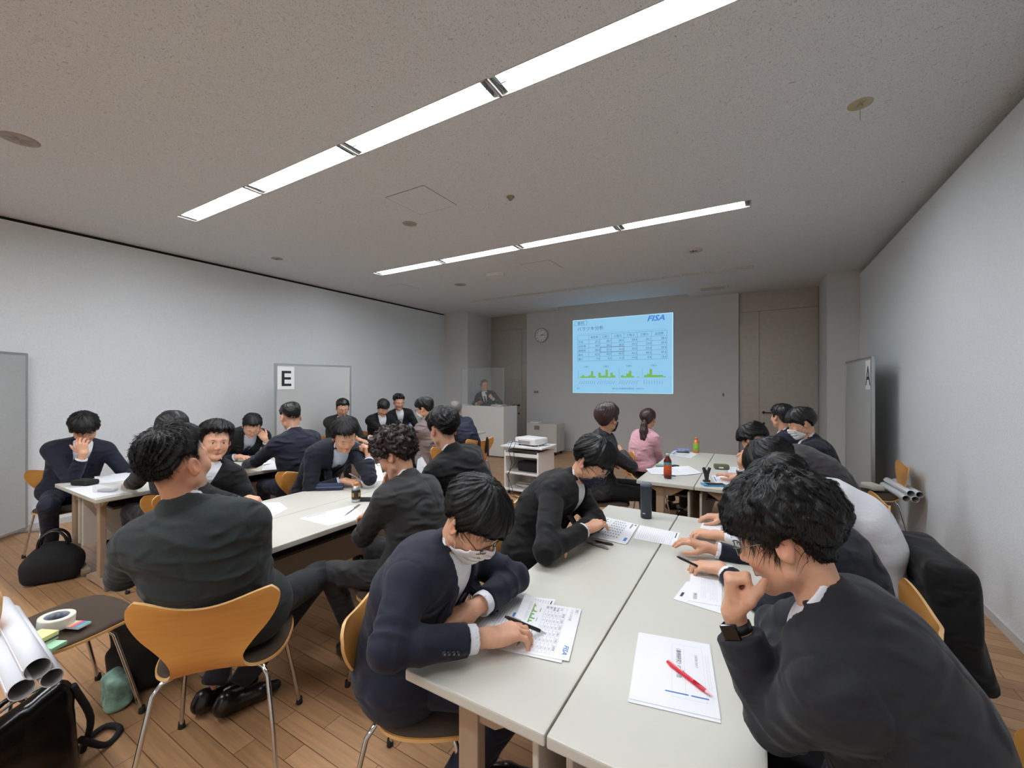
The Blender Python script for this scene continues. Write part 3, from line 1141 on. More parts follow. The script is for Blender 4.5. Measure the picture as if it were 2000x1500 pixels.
def np_mesh(name, V, Q, mats, parent=None, org=None, col=None, smooth=True, mi=None):
    me = bpy.data.meshes.new(name)
    V = np.asarray(V, float)
    if org is not None:
        V = V - np.asarray(org, float)
    me.vertices.add(len(V))
    me.vertices.foreach_set('co', V.astype(F32).ravel())
    nq = len(Q)
    me.loops.add(nq * 4)
    me.loops.foreach_set('vertex_index', np.asarray(Q, np.int32).ravel())
    me.polygons.add(nq)
    me.polygons.foreach_set('loop_start', np.arange(nq, dtype=np.int32) * 4)
    me.polygons.foreach_set('loop_total', np.full(nq, 4, np.int32))
    me.polygons.foreach_set('use_smooth', np.full(nq, smooth))
    if not isinstance(mats, (list, tuple)):
        mats = [mats]
    for m in mats:
        me.materials.append(m)
    if mi is not None:
        me.polygons.foreach_set('material_index', np.asarray(mi, np.int32))
    if col is not None:
        at = me.color_attributes.new('tone', 'FLOAT_COLOR', 'POINT')
        c = np.ones((len(V), 4), F32)
        c[:, :3] = col
        at.data.foreach_set('color', c.ravel())
    me.update(calc_edges=True)
    me.validate()
    o = bpy.data.objects.new(name, me)
    ROOT.objects.link(o)
    if parent is not None:
        o.parent = parent
    return o


def merge(parts):
    Vs, Qs, Cs, o = [], [], [], 0
    for (V, Q, C) in parts:
        if len(V) == 0:
            continue
        Vs.append(V)
        Qs.append(Q + o)
        Cs.append(C)
        o += len(V)
    return np.concatenate(Vs), np.concatenate(Qs), np.concatenate(Cs)
# ================================================================== PEOPLE
def eul(yaw, pitch=0, roll=0):
    """columns right, forward, up; yaw = compass direction faced in degrees from +x; pitch>0 looks up; roll>0 tips the head to its right"""
    M = Matrix.Rotation(math.radians(yaw - 90), 3, 'Z') @ Matrix.Rotation(math.radians(pitch), 3, 'X') @ Matrix.Rotation(math.radians(roll), 3, 'Y')
    return np.array(M)


def skull(q, fs=1.0):
    d = ell(q, (0, -.014, .032), (.0765, .096, .086))
    d = smin(d, ell(q, (0, .022, -.018), (.066 * fs, .068, .085)), .03)
    return d


def face(q, fs=1.0):
    ax = np.abs(q[:, 0])
    qa = np.stack([ax, q[:, 1], q[:, 2]], 1)
    d = skull(q, fs)
    d = smin(d, cone(qa, (.050 * fs, .005, -.062), (.010, .064, -.098), .018, .016), .03)      # jaw
    d = smin(d, ell(q, (0, .074, -.098), (.020, .014, .013)), .018)                              # chin
    d = smin(d, ell(qa, (.036, .062, -.030), (.026, .022, .026)), .02)                           # cheek
    d = smin(d, cone(qa, (.010, .084, .020), (.042, .070, .020), .0095, .009), .014)             # brow
    d = smax(d, -ell(qa, (.031, .098, .002), (.0175, .014, .010)), .012)                         # socket
    d = smin(d, ell(qa, (.031, .0745, .001), (.0145, .0125, .0115)), .004)                       # lid / ball
    d = smin(d, cone(q, (0, .086, .012), (0, .105, -.030), .0065, .0095), .010)                  # nose
    d = smin(d, ell(qa, (.0105, .094, -.035), (.0075, .009, .0065)), .007)
    d = smin(d, cone(qa, (0, .0915, -.0600), (.020, .080, -.0625), .0052, .003), .006)           # lips
    d = smin(d, cone(qa, (0, .0905, -.0690), (.017, .080, -.0660), .0058, .003), .006)
    d = smax(d, -cone(qa, (0, .098, -.0645), (.020, .0865, -.0645), .0012, .0008), .003)
    return d


def ears(q):
    ax = np.abs(q[:, 0])
    qa = np.stack([ax, q[:, 1], q[:, 2]], 1)
    R = np.array(Matrix.Rotation(math.radians(-22), 3, 'Z') @ Matrix.Rotation(math.radians(8), 3, 'X'))
    d = ell(qa, (.083, -.012, -.004), (.0075, .0185, .0325), R)
    d = smax(d, -ell(qa, (.093, -.008, .0), (.0085, .011, .021), R), .005)
    d = smin(d, ell(qa, (.077, -.010, -.030), (.006, .009, .010)), .006)
    return d


HAIRLINES = {   # azimuth from the face (deg) -> height of the hair edge
    'short':  [(0, .066), (30, .066), (52, .052), (66, .030), (76, -.008), (84, -.012), (90, .028), (104, .034), (118, .004), (140, -.038), (180, -.060)],
    'bangs':  [(0, .030), (25, .028), (48, .026), (62, .008), (76, -.020), (86, -.018), (92, .018), (104, .024), (118, -.010), (140, -.050), (180, -.072)],
    'long':   [(0, .022), (25, .018), (50, .006), (66, -.020), (80, -.045), (90, -.050), (104, -.045), (120, -.060), (140, -.085), (180, -.100)],
    'fade':   [(0, .068), (30, .070), (52, .058), (66, .044), (78, .026), (90, .036), (104, .038), (118, .018), (140, -.018), (180, -.042)],
    'mop':    [(0, .020), (25, .016), (50, .008), (66, -.010), (80, -.020), (90, .004), (104, .006), (120, -.030), (140, -.062), (180, -.085)],
}


def hair_sdf(style='short', vol=1.0, curl=0.0, seed=0.0, spike=0.0):
    tab = np.array(HAIRLINES[style])
    whorl = np.array((.012 * math.sin(seed * 3), -.062, .115), F32)

    def f(q):
        az = np.degrees(np.arctan2(np.abs(q[:, 0]), q[:, 1] + .012))
        zh = np.interp(az, tab[:, 0], tab[:, 1]).astype(F32)
        zh = zh + .006 * np.sin(q[:, 0] * 180 + seed) * (az < 60) + .003 * np.sin(q[:, 0] * 420 + seed * 2)
        zh = zh + .007 * np.abs(np.sin(q[:, 0] * 310 + seed * 7 + 3 * np.sin(q[:, 0] * 90))) * (az < 75)
        ew = np.where(az < 70, .034, .018).astype(F32)
        e = np.clip((q[:, 2] - zh) / ew, -1, 1)
        e = np.where(e > 0, e * e * (3 - 2 * e), e)
        top = np.clip((q[:, 2] + .03) / .13, 0, 1)
        th = (.008 + .024 * top) * vol
        if style == 'fade':
            th = (.004 + .022 * np.clip((q[:, 2] - .015) / .10, 0, 1)) * vol
        th = th + .004 * vol * (az < 60) * np.clip((q[:, 2] - .02) / .05, 0, 1)
        w = q - whorl
        phi = np.arctan2(w[:, 0], -w[:, 2] * .6 + w[:, 1])
        r = np.sqrt((w * w).sum(1))
        g = np.sin(phi * 17 + 2.2 * np.sin(r * 28 + seed) + seed * 5) * .5 + np.sin(phi * 41 + 3 * np.sin(r * 33 + 2 * seed)) * .3 + np.sin(phi * 83 + 5 * np.sin(r * 24)) * .2
        amp = .0034 * np.clip(r / .05, .2, 1) * (1 + spike)
        d = skull(q) - np.where(e > 0, th * e, .012 * e) - .005 * vol * wob(q, 42, seed) * np.clip(e, 0, 1) - g * amp * np.clip(e, 0, 1)
        if curl:
            d = d - curl * (np.abs(wob(q, 95, seed)) - .35) * .022 * np.clip(e, 0, 1) - curl * .006 * wob(q, 190, seed + 2) * np.clip(e, 0, 1)
        return d
    return f


SKIN = np.array(lin('d3a183')[:3])
HANDPOSE = {
    # (mcp, pip, dip) for index..little, thumb directions [(t, y, z) x3]
    'flat': ([(10, 14, 8), (8, 12, 8), (10, 14, 8), (12, 18, 10)], [(.72, .62, -.25), (.45, .88, -.1), (.35, .93, -.05)]),
    'relaxed': ([(16, 26, 14), (18, 30, 16), (20, 32, 18), (22, 34, 18)], [(.62, .68, -.4), (.3, .9, -.3), (.1, .95, -.3)]),
    'pen': ([(14, 30, 16), (18, 38, 22), (20, 44, 24), (22, 44, 24)], [(.55, .74, -.38), (.25, .93, -.25), (.05, .98, -.2)]),
    'fist': ([(72, 98, 60), (76, 100, 62), (78, 100, 62), (78, 100, 60)], [(.40, .72, -.58), (-.25, .75, -.62), (-.65, .55, -.5)]),
    'curl': ([(48, 62, 36), (54, 68, 38), (58, 72, 40), (60, 74, 40)], [(.5, .75, -.45), (.05, .85, -.5), (-.25, .85, -.45)]),
    'open': ([(6, 12, 6), (4, 10, 6), (6, 12, 6), (10, 16, 8)], [(.8, .55, -.2), (.55, .82, -.1), (.45, .88, 0)]),
    'cup': ([(22, 24, 12), (24, 26, 14), (26, 28, 14), (30, 30, 16)], [(.75, .6, -.3), (.5, .85, -.15), (.4, .9, -.1)]),
}


def hand_geo(W, D, Nn, side, pose, h, scale=1.0, arm=None, vein=0.0):
    D = nrm(D)
    Z = -nrm(np.asarray(Nn, float) - D * np.dot(Nn, D))
    Tm = -np.cross(D, Z) if side == 'R' else np.cross(D, Z)
    Rm = np.stack([Tm, D, Z], 1)          # local (t, y, z) -> world
    curls, th = HANDPOSE[pose] if isinstance(pose, str) else pose
    roots = [(.0285, .086, 0), (.0095, .090, .002), (-.0105, .086, .001), (-.029, .077, -.002)]
    lens = [.073, .080, .074, .059]
    spread = [7, 2, -4, -10]
    segs, tips = [], []
    for k in range(4):
        p = np.array(roots[k])
        sa = math.radians(spread[k] * (.4 if curls[k][0] > 40 else 1))
        ang = 0
        seg = []
        for j, fr in enumerate((.45, .30, .25)):
            ang += math.radians(curls[k][j])
            dv = np.array((math.sin(sa) * math.cos(ang), math.cos(sa) * math.cos(ang), -math.sin(ang)))
            q = p + dv * lens[k] * fr
            r0 = (.0098, .0086, .0078)[j] * (1 if k < 3 else .88)
            r1 = (.0088, .0078, .0066)[j] * (1 if k < 3 else .88)
            seg.append((p, q, r0, r1))
            p = q
        segs.append(seg)
        tips.append(p)
    p = np.array((.022, .022, -.010))
    tseg = []
    for dv, L, r0, r1 in zip(th, (.040, .034, .027), (.0145, .0112, .0098), (.0112, .0098, .0078)):
        q = p + nrm(dv) * L
        tseg.append((p, q, r0, r1))
        p = q
    tips.append(p)
    armL = None
    if arm is not None:
        armL = (Rm.T @ (np.asarray(arm, float) - W)) / scale
        armL = armL / (np.linalg.norm(armL) + 1e-9) * min(np.linalg.norm(armL), .09)

    def f(q):
        d = None
        for k, (r, x) in enumerate(zip(roots, (.0125, .0125, .0120, .0115))):
            c = cone(q, (r[0] * .55, .012, -.002), r, .0145, x)
            d = c if d is None else smin(d, c, .012)
        d = smin(d, ell(q, (.018, .040, -.012), (.018, .030, .013)), .012)      # thenar
        d = smin(d, ell(q, (-.022, .040, -.010), (.013, .032, .012)), .012)
        w1 = (0, -.05, 0) if armL is None else tuple(armL)
        qs = q * np.array((1, 1, 1.0), F32)
        d = smin(d, cone(qs, (0, .010, -.001), w1, .0225, .029), .02)
        for seg in segs:
            c = None
            for (a, b, r0, r1) in seg:
                e = cone(q, a, b, r0, r1)
                c = e if c is None else smin(c, e, .0035)
            for (a, b, r0, r1) in seg[1:]:
                c = smin(c, ell(q, np.asarray(a) + (0, 0, .001), (r0 * 1.04,) * 3), .003)
            d = smin(d, c, .0055)
        c = None
        for (a, b, r0, r1) in tseg:
            e = cone(q, a, b, r0, r1)
            c = e if c is None else smin(c, e, .006)
        d = smin(d, c, .009)
        return d + .0006 * wob(q, 260, 1)
    allp = np.array([x for s in segs + [tseg] for sg in s for x in (sg[0], sg[1])] + [(0, -.05, 0), (0, 0, 0)] + ([armL] if armL is not None else []))
    V, Q = mesh_sdf(f, allp.min(0) - .036, allp.max(0) + .036, h / scale)
    C = np.tile(SKIN, (len(V), 1))
    tipd = np.min([np.linalg.norm(V - t, axis=1) for t in tips], 0)
    C = C * (1 - .0 * tipd[:, None])
    red = np.clip(1 - tipd / .02, 0, 1)[:, None]
    C = C * (1 - red * np.array((0, .16, .14)))
    kn = np.min([np.linalg.norm(V - np.asarray(s[j][0]) - (0, 0, .008), axis=1) for s in segs for j in (0, 1)], 0)
    C = C * (1 - np.clip(1 - kn / .009, 0, 1)[:, None] * np.array((.03, .14, .14)))
    Vw = (V * scale) @ Rm.T + W
    tipw = [(np.asarray(t) * scale) @ Rm.T + W for t in tips]
    return Vw, Q, C, tipw


def head_geo(Hc, Rh, h, neck=None, eyes='down', fs=1.0, stubble=0.0, scale=1.0, tone=1.0, hair_z=None, style='short', gray=0):
    """skin of head and neck; neck = world point of the neck base"""
    Hc = np.asarray(Hc, float)
    nl = (Rh.T @ (np.asarray(neck, float) - Hc)) / scale

    def f(q):
        d = smin(face(q, fs), ears(q), .005)
        nk = cone(q, (0, -.024, -.045), nl, .047, .050)
        return smin(d, nk, .014)
    lo = np.minimum((-.105, -.12, -.13), nl - .07)
    hi = np.maximum((.105, .125, .125), nl + .07)
    V, Q = mesh_sdf(f, lo, hi, h / scale)
    C = np.tile(SKIN * tone, (len(V), 1))
    x, y, z = np.abs(V[:, 0]), V[:, 1], V[:, 2]

    def blob(cx, cy, cz, rx, ry, rz):
        return np.clip(1.6 - 1.6 * np.sqrt(((x - cx) / rx) ** 2 + ((y - cy) / ry) ** 2 + ((z - cz) / rz) ** 2), 0, 1)[:, None]
    # soft redness of cheeks, nose, ears
    for b, k in ((blob(.040, .07, -.03, .03, .04, .03), .10), (blob(0, .11, -.03, .016, .02, .016), .12), (blob(.087, -.01, -.0, .02, .03, .045), .16)):
        C = C * (1 - b * np.array((0, k, k)))
    lip = np.clip(blob(0, .092, -.060, .024, .02, .0062) + blob(0, .092, -.069, .021, .02, .0072), 0, 1)
    C = C * (1 - lip) + lip * np.array(lin('b5685e')[:3])
    if stubble:
        s = np.clip(blob(0, .08, -.085, .055, .07, .040) + blob(0, .09, -.05, .03, .02, .012), 0, 1) * stubble * (1 - lip)
        C = C * (1 - s) + s * np.array(lin('6f5f58')[:3])
    brow = blob(.030, .088, .0215 - 0, .019, .03, .0042)
    bc = np.array(lin('1d1614')[:3]) if not gray else np.array(lin('5b5550')[:3])
    C = C * (1 - brow * .85) + brow * .85 * bc
    if eyes == 'open':
        w = blob(.031, .086, .0, .0135, .03, .0052)
        C = C * (1 - w) + w * np.array(lin('d9d2cb')[:3])
        w = np.clip(blob(.031, .088, .0005, .0058, .03, .0058) * 2, 0, 1)
        C = C * (1 - w) + w * np.array(lin('17100e')[:3])
        w = blob(.031, .088, .0065, .0155, .03, .0026)
        C = C * (1 - w) + w * np.array(lin('1d1512')[:3])
    else:
        w = blob(.031, .086, -.0045, .0150, .03, .0026)
        C = C * (1 - w) + w * np.array(lin('1d1512')[:3])
    if style in ('fade', 'short'):
        tab = np.array(HAIRLINES[style])
        az = np.degrees(np.arctan2(x, y + .012))
        zh = np.interp(az, tab[:, 0], tab[:, 1])
        s = (np.clip(1 - (zh - z) / .03, 0, 1) * (az > 62) * (x < .082))[:, None] * .6
        C = C * (1 - s) + s * np.array(lin('3a2f2b')[:3])
    Vw = (V * scale) @ Rh.T + Hc
    return Vw, Q, C


def strands(f, V, n, rng, wh, length=.05, lift=.003, width=.0009, curl=0.0):
    """thin ribbons lying along the hair surface; V local hair vertices, f local sdf"""
    idx = rng.integers(0, len(V), n * 2)
    P = V[idx]
    P = P[P[:, 2] > -.09][:n].astype(F32)
    n = len(P)
    if n == 0:
        return np.zeros((0, 3)), np.zeros((0, 4), int)

    def grad(p):
        e = .003
        return np.stack([(f(p + np.array(o, F32) * e) - f(p - np.array(o, F32) * e)) for o in ((1, 0, 0), (0, 1, 0), (0, 0, 1))], 1) / (2 * e)
    steps = 7
    L = length * (0.5 + rng.random(n))[:, None] / steps
    pts, nor = [], []
    base = wh.astype(F32)
    jit = rng.normal(0, .30, (n, 3))
    p = P.copy()
    prev = None
    for s in range(steps):
        g = grad(p)
        g /= np.linalg.norm(g, axis=1, keepdims=True) + 1e-6
        d = p - base
        d += jit * np.linalg.norm(d, axis=1, keepdims=True)
        if curl:
            d += curl * np.stack([wob(p, 120, 3), wob(p, 120, 7), wob(p, 120, 11)], 1) * .12
        d[:, 2] -= .30 * np.linalg.norm(d, axis=1)
        d -= (d * g).sum(1, keepdims=True) * g
        d /= np.linalg.norm(d, axis=1, keepdims=True) + 1e-6
        if prev is not None:
            d = prev * .5 + d * .5
        prev = d
        sd = f(p)
        tgt = lift * (.15 + s / steps) * (.3 + rng.random(n) * .2)
        p = p - g * (sd - tgt)[:, None]
        pts.append(p.copy())
        side = np.cross(d, g)
        side /= np.linalg.norm(side, axis=1, keepdims=True) + 1e-6
        nor.append(side)
        p = (p + d * L).astype(F32)
    VV = np.empty((n, steps, 2, 3))
    for s in range(steps):
        w = width * (1 - (s / (steps - 1)) ** 2 * .85)
        VV[:, s, 0] = pts[s] - nor[s] * w
        VV[:, s, 1] = pts[s] + nor[s] * w
    VV = VV.reshape(-1, 3)
    b = (np.arange(n) * steps * 2)[:, None] + (np.arange(steps - 1) * 2)[None]
    b = b.ravel()
    Q = np.stack([b, b + 1, b + 3, b + 2], 1)
    return VV, Q


class Pose:
    pass


def solve(spec):
    """joint positions for a person from the specification"""
    B = Pose()
    s = B.s = spec.get('scale', 1.0)
    B.P0 = A3(spec['pelvis'])
    B.Hc = A3(spec['head'])
    by = spec['face']
    hy, hp, hr = spec.get('look', (by, -10, 0))
    B.Rh = eul(hy, hp, hr)
    sy = spec.get('shoulder_face', by)
    Fp = np.array((math.cos(math.radians(by)), math.sin(math.radians(by)), 0))
    Fs = np.array((math.cos(math.radians(sy)), math.sin(math.radians(sy)), 0))
    Rp = np.array((Fp[1], -Fp[0], 0))
    Rs = np.array((Fs[1], -Fs[0], 0))
    up_t = nrm(B.Hc - B.P0)
    nd = nrm(up_t * .6 + B.Rh[:, 2] * .4)
    B.N = B.Hc - nd * .165 * s - B.Rh[:, 1] * .015 if 'neck' not in spec else A3(spec['neck'])
    ch = B.N - B.P0
    B.L = np.linalg.norm(ch)
    cu = ch / B.L
    back = -(Fp + Fs) / 2
    back = nrm(back - cu * np.dot(back, cu))
    bulge = spec.get('bulge', .05 + .12 * max(0, -np.dot(back, nrm(ch)) * 0 + (1 - cu[2])))
    B.Pc = (B.P0 + B.N) / 2 + back * bulge * 2

    def fr(t):
        p = B.P0 * (1 - t) ** 2 + B.Pc * 2 * t * (1 - t) + B.N * t * t
        T_ = nrm((B.Pc - B.P0) * (1 - t) + (B.N - B.Pc) * t)
        Rt = Rp * (1 - t) + Rs * t
        Rt = nrm(Rt - T_ * np.dot(Rt, T_))
        Fw = np.cross(T_, Rt)
        return p, np.stack([Rt, Fw, T_], 1)
    B.fr = fr
    p, M = fr(.93)
    shf = spec.get('shf', .02)
    w = spec.get('shw', .175) * s
    B.M = M
    B.Nf = fr(1.0)[1]
    shl, shr = spec.get('shup', (0, 0))
    B.Sh = {'R': p + M[:, 0] * w + M[:, 1] * shf - M[:, 2] * .03 + M[:, 2] * shr, 'L': p - M[:, 0] * w + M[:, 1] * shf - M[:, 2] * .03 + M[:, 2] * shl}
    B.El, B.Wr, B.Hd = {}, {}, {}
    for k in 'LR':
        a = spec['arm' + k]
        W = A3(a['w'])
        if 'e' in a:
            E = A3(a['e'])
        else:
            S = B.Sh[k]
            L1, L2 = .285 * s, .255 * s
            dv = W - S
            D = np.linalg.norm(dv)
            if D > (L1 + L2) * .985:
                L1 *= D / (L1 + L2) / .985
                L2 = L1 * .255 / .285
            x = (D * D + L1 * L1 - L2 * L2) / (2 * D)
            hgt = math.sqrt(max(L1 * L1 - x * x, 0))
            pole = np.asarray(a.get('pole', (0, 0, -1)), float)
            if a.get('out') is not None:
                pole = pole + M[:, 0] * (1 if k == 'R' else -1) * a['out']
            pole = nrm(pole - dv / D * np.dot(pole, dv / D))
            E = S + dv / D * x + pole * hgt
        B.El[k], B.Wr[k] = E, W
        B.Hd[k] = (a.get('dir', tuple(W - E)), a.get('palm', (0, 0, -1)), a.get('pose', 'relaxed'))
    p0, M0 = fr(0)
    B.Hip, B.Kn, B.An, B.Ft = {}, {}, {}, {}
    legs = spec.get('legs', {})
    for k, sg in (('R', 1), ('L', -1)):
        hip = B.P0 + M0[:, 0] * 0 + Rp * sg * .092 * s - np.array((0, 0, .025))
        lg = legs.get(k, {})
        if spec.get('standing'):
            kn = hip + np.array((0, 0, -.42)) + Fp * .02
            an = np.array((hip[0], hip[1], .085)) - Fp * .02
            fd = Fp
        else:
            sp = math.radians(lg.get('splay', 8)) * sg
            td = Fp * math.cos(sp) + Rp * math.sin(sp)
            kn = A3(lg['knee']) if 'knee' in lg else hip + td * .43 * s + np.array((0, 0, lg.get('kz', -.01)))
            sh = lg.get('shin', .02)
            an = A3(lg['ankle']) if 'ankle' in lg else np.array((kn[0] + td[0] * sh, kn[1] + td[1] * sh, .09))
            fd = A3(lg['foot']) if 'foot' in lg else td
        B.Hip[k], B.Kn[k], B.An[k], B.Ft[k] = hip, kn, an, nrm((fd[0], fd[1], lg.get('toe', 0)))
    return B


def torso(p, B, off=0.0, k=.05, wide=1.0):
    s = B.s
    L = B.L
    def el(t, r, dy=0.0, dz=0.0):
        c, M = B.fr(t)
        c = c + M[:, 1] * dy + M[:, 2] * dz
        return ell(p, c, [(r[0] * s * wide) + off, r[1] * s * wide + off, r[2] * L / .5 + off], M)
    d = el(0, (.172, .128, .115), 0, .01)
    d = smin(d, el(.28, (.150, .118, .14), .004), k)
    d = smin(d, el(.55, (.160, .122, .14), .006), k)
    d = smin(d, el(.80, (.160, .108, .10), .004), k)
    a, b = B.Sh['L'], B.Sh['R']
    m = (a + b) / 2 + B.M[:, 2] * .015
    i = .80
    d = smin(d, cone(p, m, m + (a - m) * i, .068 + off, .060 + off), k)
    d = smin(d, cone(p, m, m + (b - m) * i, .068 + off, .060 + off), k)
    nb = B.N - B.M[:, 2] * .030
    d = smin(d, cone(p, nb, a + (m - a) * .25 - B.M[:, 2] * .0, .050 + off, .050 + off), .03)
    d = smin(d, cone(p, nb, b + (m - b) * .25 - B.M[:, 2] * .0, .050 + off, .050 + off), .03)
    return d


def creases(p, B, amp, seed):
    """horizontal pulling folds across the torso"""
    c, M = B.fr(.5)
    q = (p - c.astype(F32)) @ M.astype(F32)
    w = wob(np.stack([q[:, 0] * .34, q[:, 1] * .34, q[:, 2] * 1.1 + q[:, 0] * .25], 1), 36, seed)
    r = np.clip(1 - np.abs(w) * 1.6, 0, 1) ** 2
    m = .5 + .5 * wob(q, 6, seed + 4)
    return -amp * r * m


def ridg(x):
    return 1 - 2 * np.abs(np.sin(x * .5)) ** .7


def arm_sdf(p, B, k, r, off, wr_cut, fold=0.0, seed=0.0, sharp=.003):
    S, E, W = B.Sh[k], B.El[k], B.Wr[k]
    s = B.s
    up = cone(p, S, E, r[0] * s + off, r[1] * s + off)
    d = cone(p, E, W, r[1] * s * .98 + off, r[2] * s + off)
    if fold > 0:
        tu = conet(p, S, E)
        tl = conet(p, E, W)
        dd = np.array((math.sin(seed), math.cos(seed * 2), .6), F32)
        ph = wob(p, 15, seed) * .8 + (p @ dd) * 5.5
        fold = fold * (.55 + .45 * wob(p, 11, seed + 2))
        tu = np.clip(tu, 0, 1.0)
        tl = np.clip(tl, 0, 1.2)
        f1 = ridg(tu * 24 + ph * 3.2) * np.exp(-((tu - .95) / .28) ** 2)
        f2 = ridg(tl * 24 + ph * 3.2 + 1) * np.exp(-((tl - .05) / .35) ** 2)
        f3 = np.sin(tl * 34 + ph * 2.5 + 1) * np.exp(-((tl - .9) / .12) ** 2) * .5
        up = up - fold * f1
        d = d - fold * (f2 + f3)
    Lw = np.linalg.norm(W - E)
    t = conet(p, E, W) * Lw - (Lw - wr_cut)
    d = smax(d, t.astype(F32), sharp)
    return smin(up, d, .018)


def compute(spec):
    """all numpy work for one person"""
    B = solve(spec)
    out = {'B': B}
    s = B.s
    dist = float(np.linalg.norm(B.Hc - np.array((0, 0, CAM_H))))
    lod = spec.get('lod', 0 if dist < 2.15 else (1 if dist < 3.6 else (2 if dist < 5.3 else 3)))
    hj = (.0062, .0082, .012, .016)[lod] * QUAL
    hh = (.0030, .0042, .0055, .0075)[lod] * QUAL
    hp = (.0028, .0036, .0046, .006)[lod] * QUAL
    seed = spec.get('seed', 1.0)
    kind = spec.get('cloth', 'suit')
    vd = spec.get('vdepth', .30)
    bare = spec.get('sleeve', .045)
    fr1 = B.fr(1.0)[1]
    N = B.N

    nax = nrm(nrm(B.Hc - B.Rh[:, 1] * .024 * s - B.Rh[:, 2] * .045 * s - N) * .75 + fr1[:, 2] * .25)
    cR = nrm(fr1[:, 0] - nax * np.dot(fr1[:, 0], nax))
    frC = np.stack([cR, np.cross(nax, cR), nax], 1)

    def seat_cut(p, r):
        rr_ = np.sqrt((p[:, 0] - B.P0[0]) ** 2 + (p[:, 1] - B.P0[1]) ** 2) - r
        return np.minimum(.472 - p[:, 2], -rr_).astype(F32)

    def locC(p):
        return (p - N.astype(F32)) @ frC.astype(F32) + np.array((0, .012, 0), F32)

    def loc(p):
        return (p - N.astype(F32)) @ fr1.astype(F32)
    joff = {'suit': .026, 'shirt': .010, 'coat': .026, 'sweater': .022, 'vest': .016}[kind]
    rr = {'suit': (.066, .056, spec.get('cuffr', .042)), 'shirt': (.050, .043, .033), 'coat': (.062, .055, .046), 'sweater': (.060, .056, .042), 'vest': (.052, .045, .036)}[kind]
    wide = spec.get('wide', 1.0)
    openv = kind in ('suit', 'vest', 'shirt')
    cr = spec.get('crease', .0085 if kind != 'sweater' else .002)

    def jacket(p):
        q = loc(p)
        x, y, z = np.abs(q[:, 0]), q[:, 1], q[:, 2]
        d = torso(p, B, joff, .05, wide)
        d = d + creases(p, B, cr, seed)
        hipc, Mh = B.fr(0)
        if kind in ('suit', 'coat', 'sweater'):
            d = smin(d, ell(p, hipc + np.array((0, 0, -.02)) + Mh[:, 1] * .005, (.200 * s * wide * spec.get('skirt', 1), .160 * s * wide * spec.get('skirt', 1), .115 + spec.get('hem', 0)), Mh), .05)
        ql = (p - hipc.astype(F32))
        d = smax(d, (-(ql[:, 2] + spec.get('hem', 0) + (.105 if kind in ('suit', 'coat') else .05) - (0.0 if not spec.get('standing') else -.15))), .006)
        if openv:
            v2 = vd if kind != 'shirt' else .07
            top = .057 if kind != 'shirt' else .045
            wv = x - top * (1 + z / v2)
            wd = np.maximum(wv * .9, -(y - .0))
            if kind == 'suit':
                band = np.exp(-((wv - .024) / .017) ** 2) * (y > .01) * (z > -v2 * 1.0) * (z < .02)
                d = d - band * .008
            d = smax(d, -wd, .003)
            if kind == 'suit':
                d = d + .004 * np.exp(-(x / .005) ** 2) * (z < -v2) * (y > 0)
        if kind == 'suit':
            c = locC(p)
            y, z = c[:, 1], c[:, 2]
            rad = (np.sqrt((c[:, 0] / .068) ** 2 + ((y - .010) / .066) ** 2) - 1) * .067 + .50 * (z - .045)
            zr = .040 - .090 * np.clip((y + .03) / .10, 0, 1)
            tor = np.sqrt(rad ** 2 + ((z - zr) * .30) ** 2) - .0100
            tor = np.maximum(tor, y - .055)
            d = np.minimum(d, tor)
            xs = np.abs(q[:, 0])
            d = d + .0035 * np.exp(-((xs - .182 * s - .04 * np.clip(-q[:, 2] - .03, 0, 1)) / .0035) ** 2) * (q[:, 2] > -.16)
            d = d + .0025 * np.exp(-(xs / .0035) ** 2) * (q[:, 1] < 0) * (q[:, 2] < -.03)
        elif kind in ('coat', 'sweater'):
            c = locC(p)
            y, z = c[:, 1], c[:, 2]
            rad = (np.sqrt((c[:, 0] / .064) ** 2 + ((y - .012) / .062) ** 2) - 1) * .063
            zr = .034 - .045 * np.clip((y + .01) / .08, 0, 1)
            hk = .020 if kind == 'coat' else .012
            tor = np.sqrt(rad ** 2 + ((z - zr) * (.4 if kind == 'coat' else .7)) ** 2) - hk
            if spec.get('hood'):
                tor = smin(tor, ell(q, (0, -.075, -.02), (.10, .035, .06)), .03)
            neckcut = cone(c, (0, .012, -.03), (0, .012, .12), .046, .056)
            d = smin(d, tor, .02)
            d = smax(d, -neckcut, .004)
        if not spec.get('hem') and not spec.get('standing'):
            d = smax(d, seat_cut(p, .250), .01)
        for k in 'LR':
            d = smin(d, arm_sdf(p, B, k, rr, 0, bare, .0085 if kind != 'shirt' else .0080, seed + (3 if k == 'L' else 0)), .028)
        if spec.get('table') is not None:      # cloth rests on the table top, it does not sink into it
            d = smax(d, np.where((p[:, 2] > TZ - .2) & in_tables(p), TZ + .003 - p[:, 2], -1).astype(F32), .004)
        return d
    pts = np.array([B.P0, B.N, B.Sh['L'], B.Sh['R'], B.El['L'], B.El['R'], B.Wr['L'], B.Wr['R'], B.Pc])
    lo, hi = pts.min(0) - .13, pts.max(0) + .11
    for i in range(2):
        lo[i] = min(lo[i], B.P0[i] - .27)
        hi[i] = max(hi[i], B.P0[i] + .27)
    lo[2] = min(lo[2], B.P0[2] - .17 - spec.get('hem', 0) - (.15 if spec.get('standing') else 0))
    out['jacket'] = mesh_sdf(jacket, lo, hi, hj)

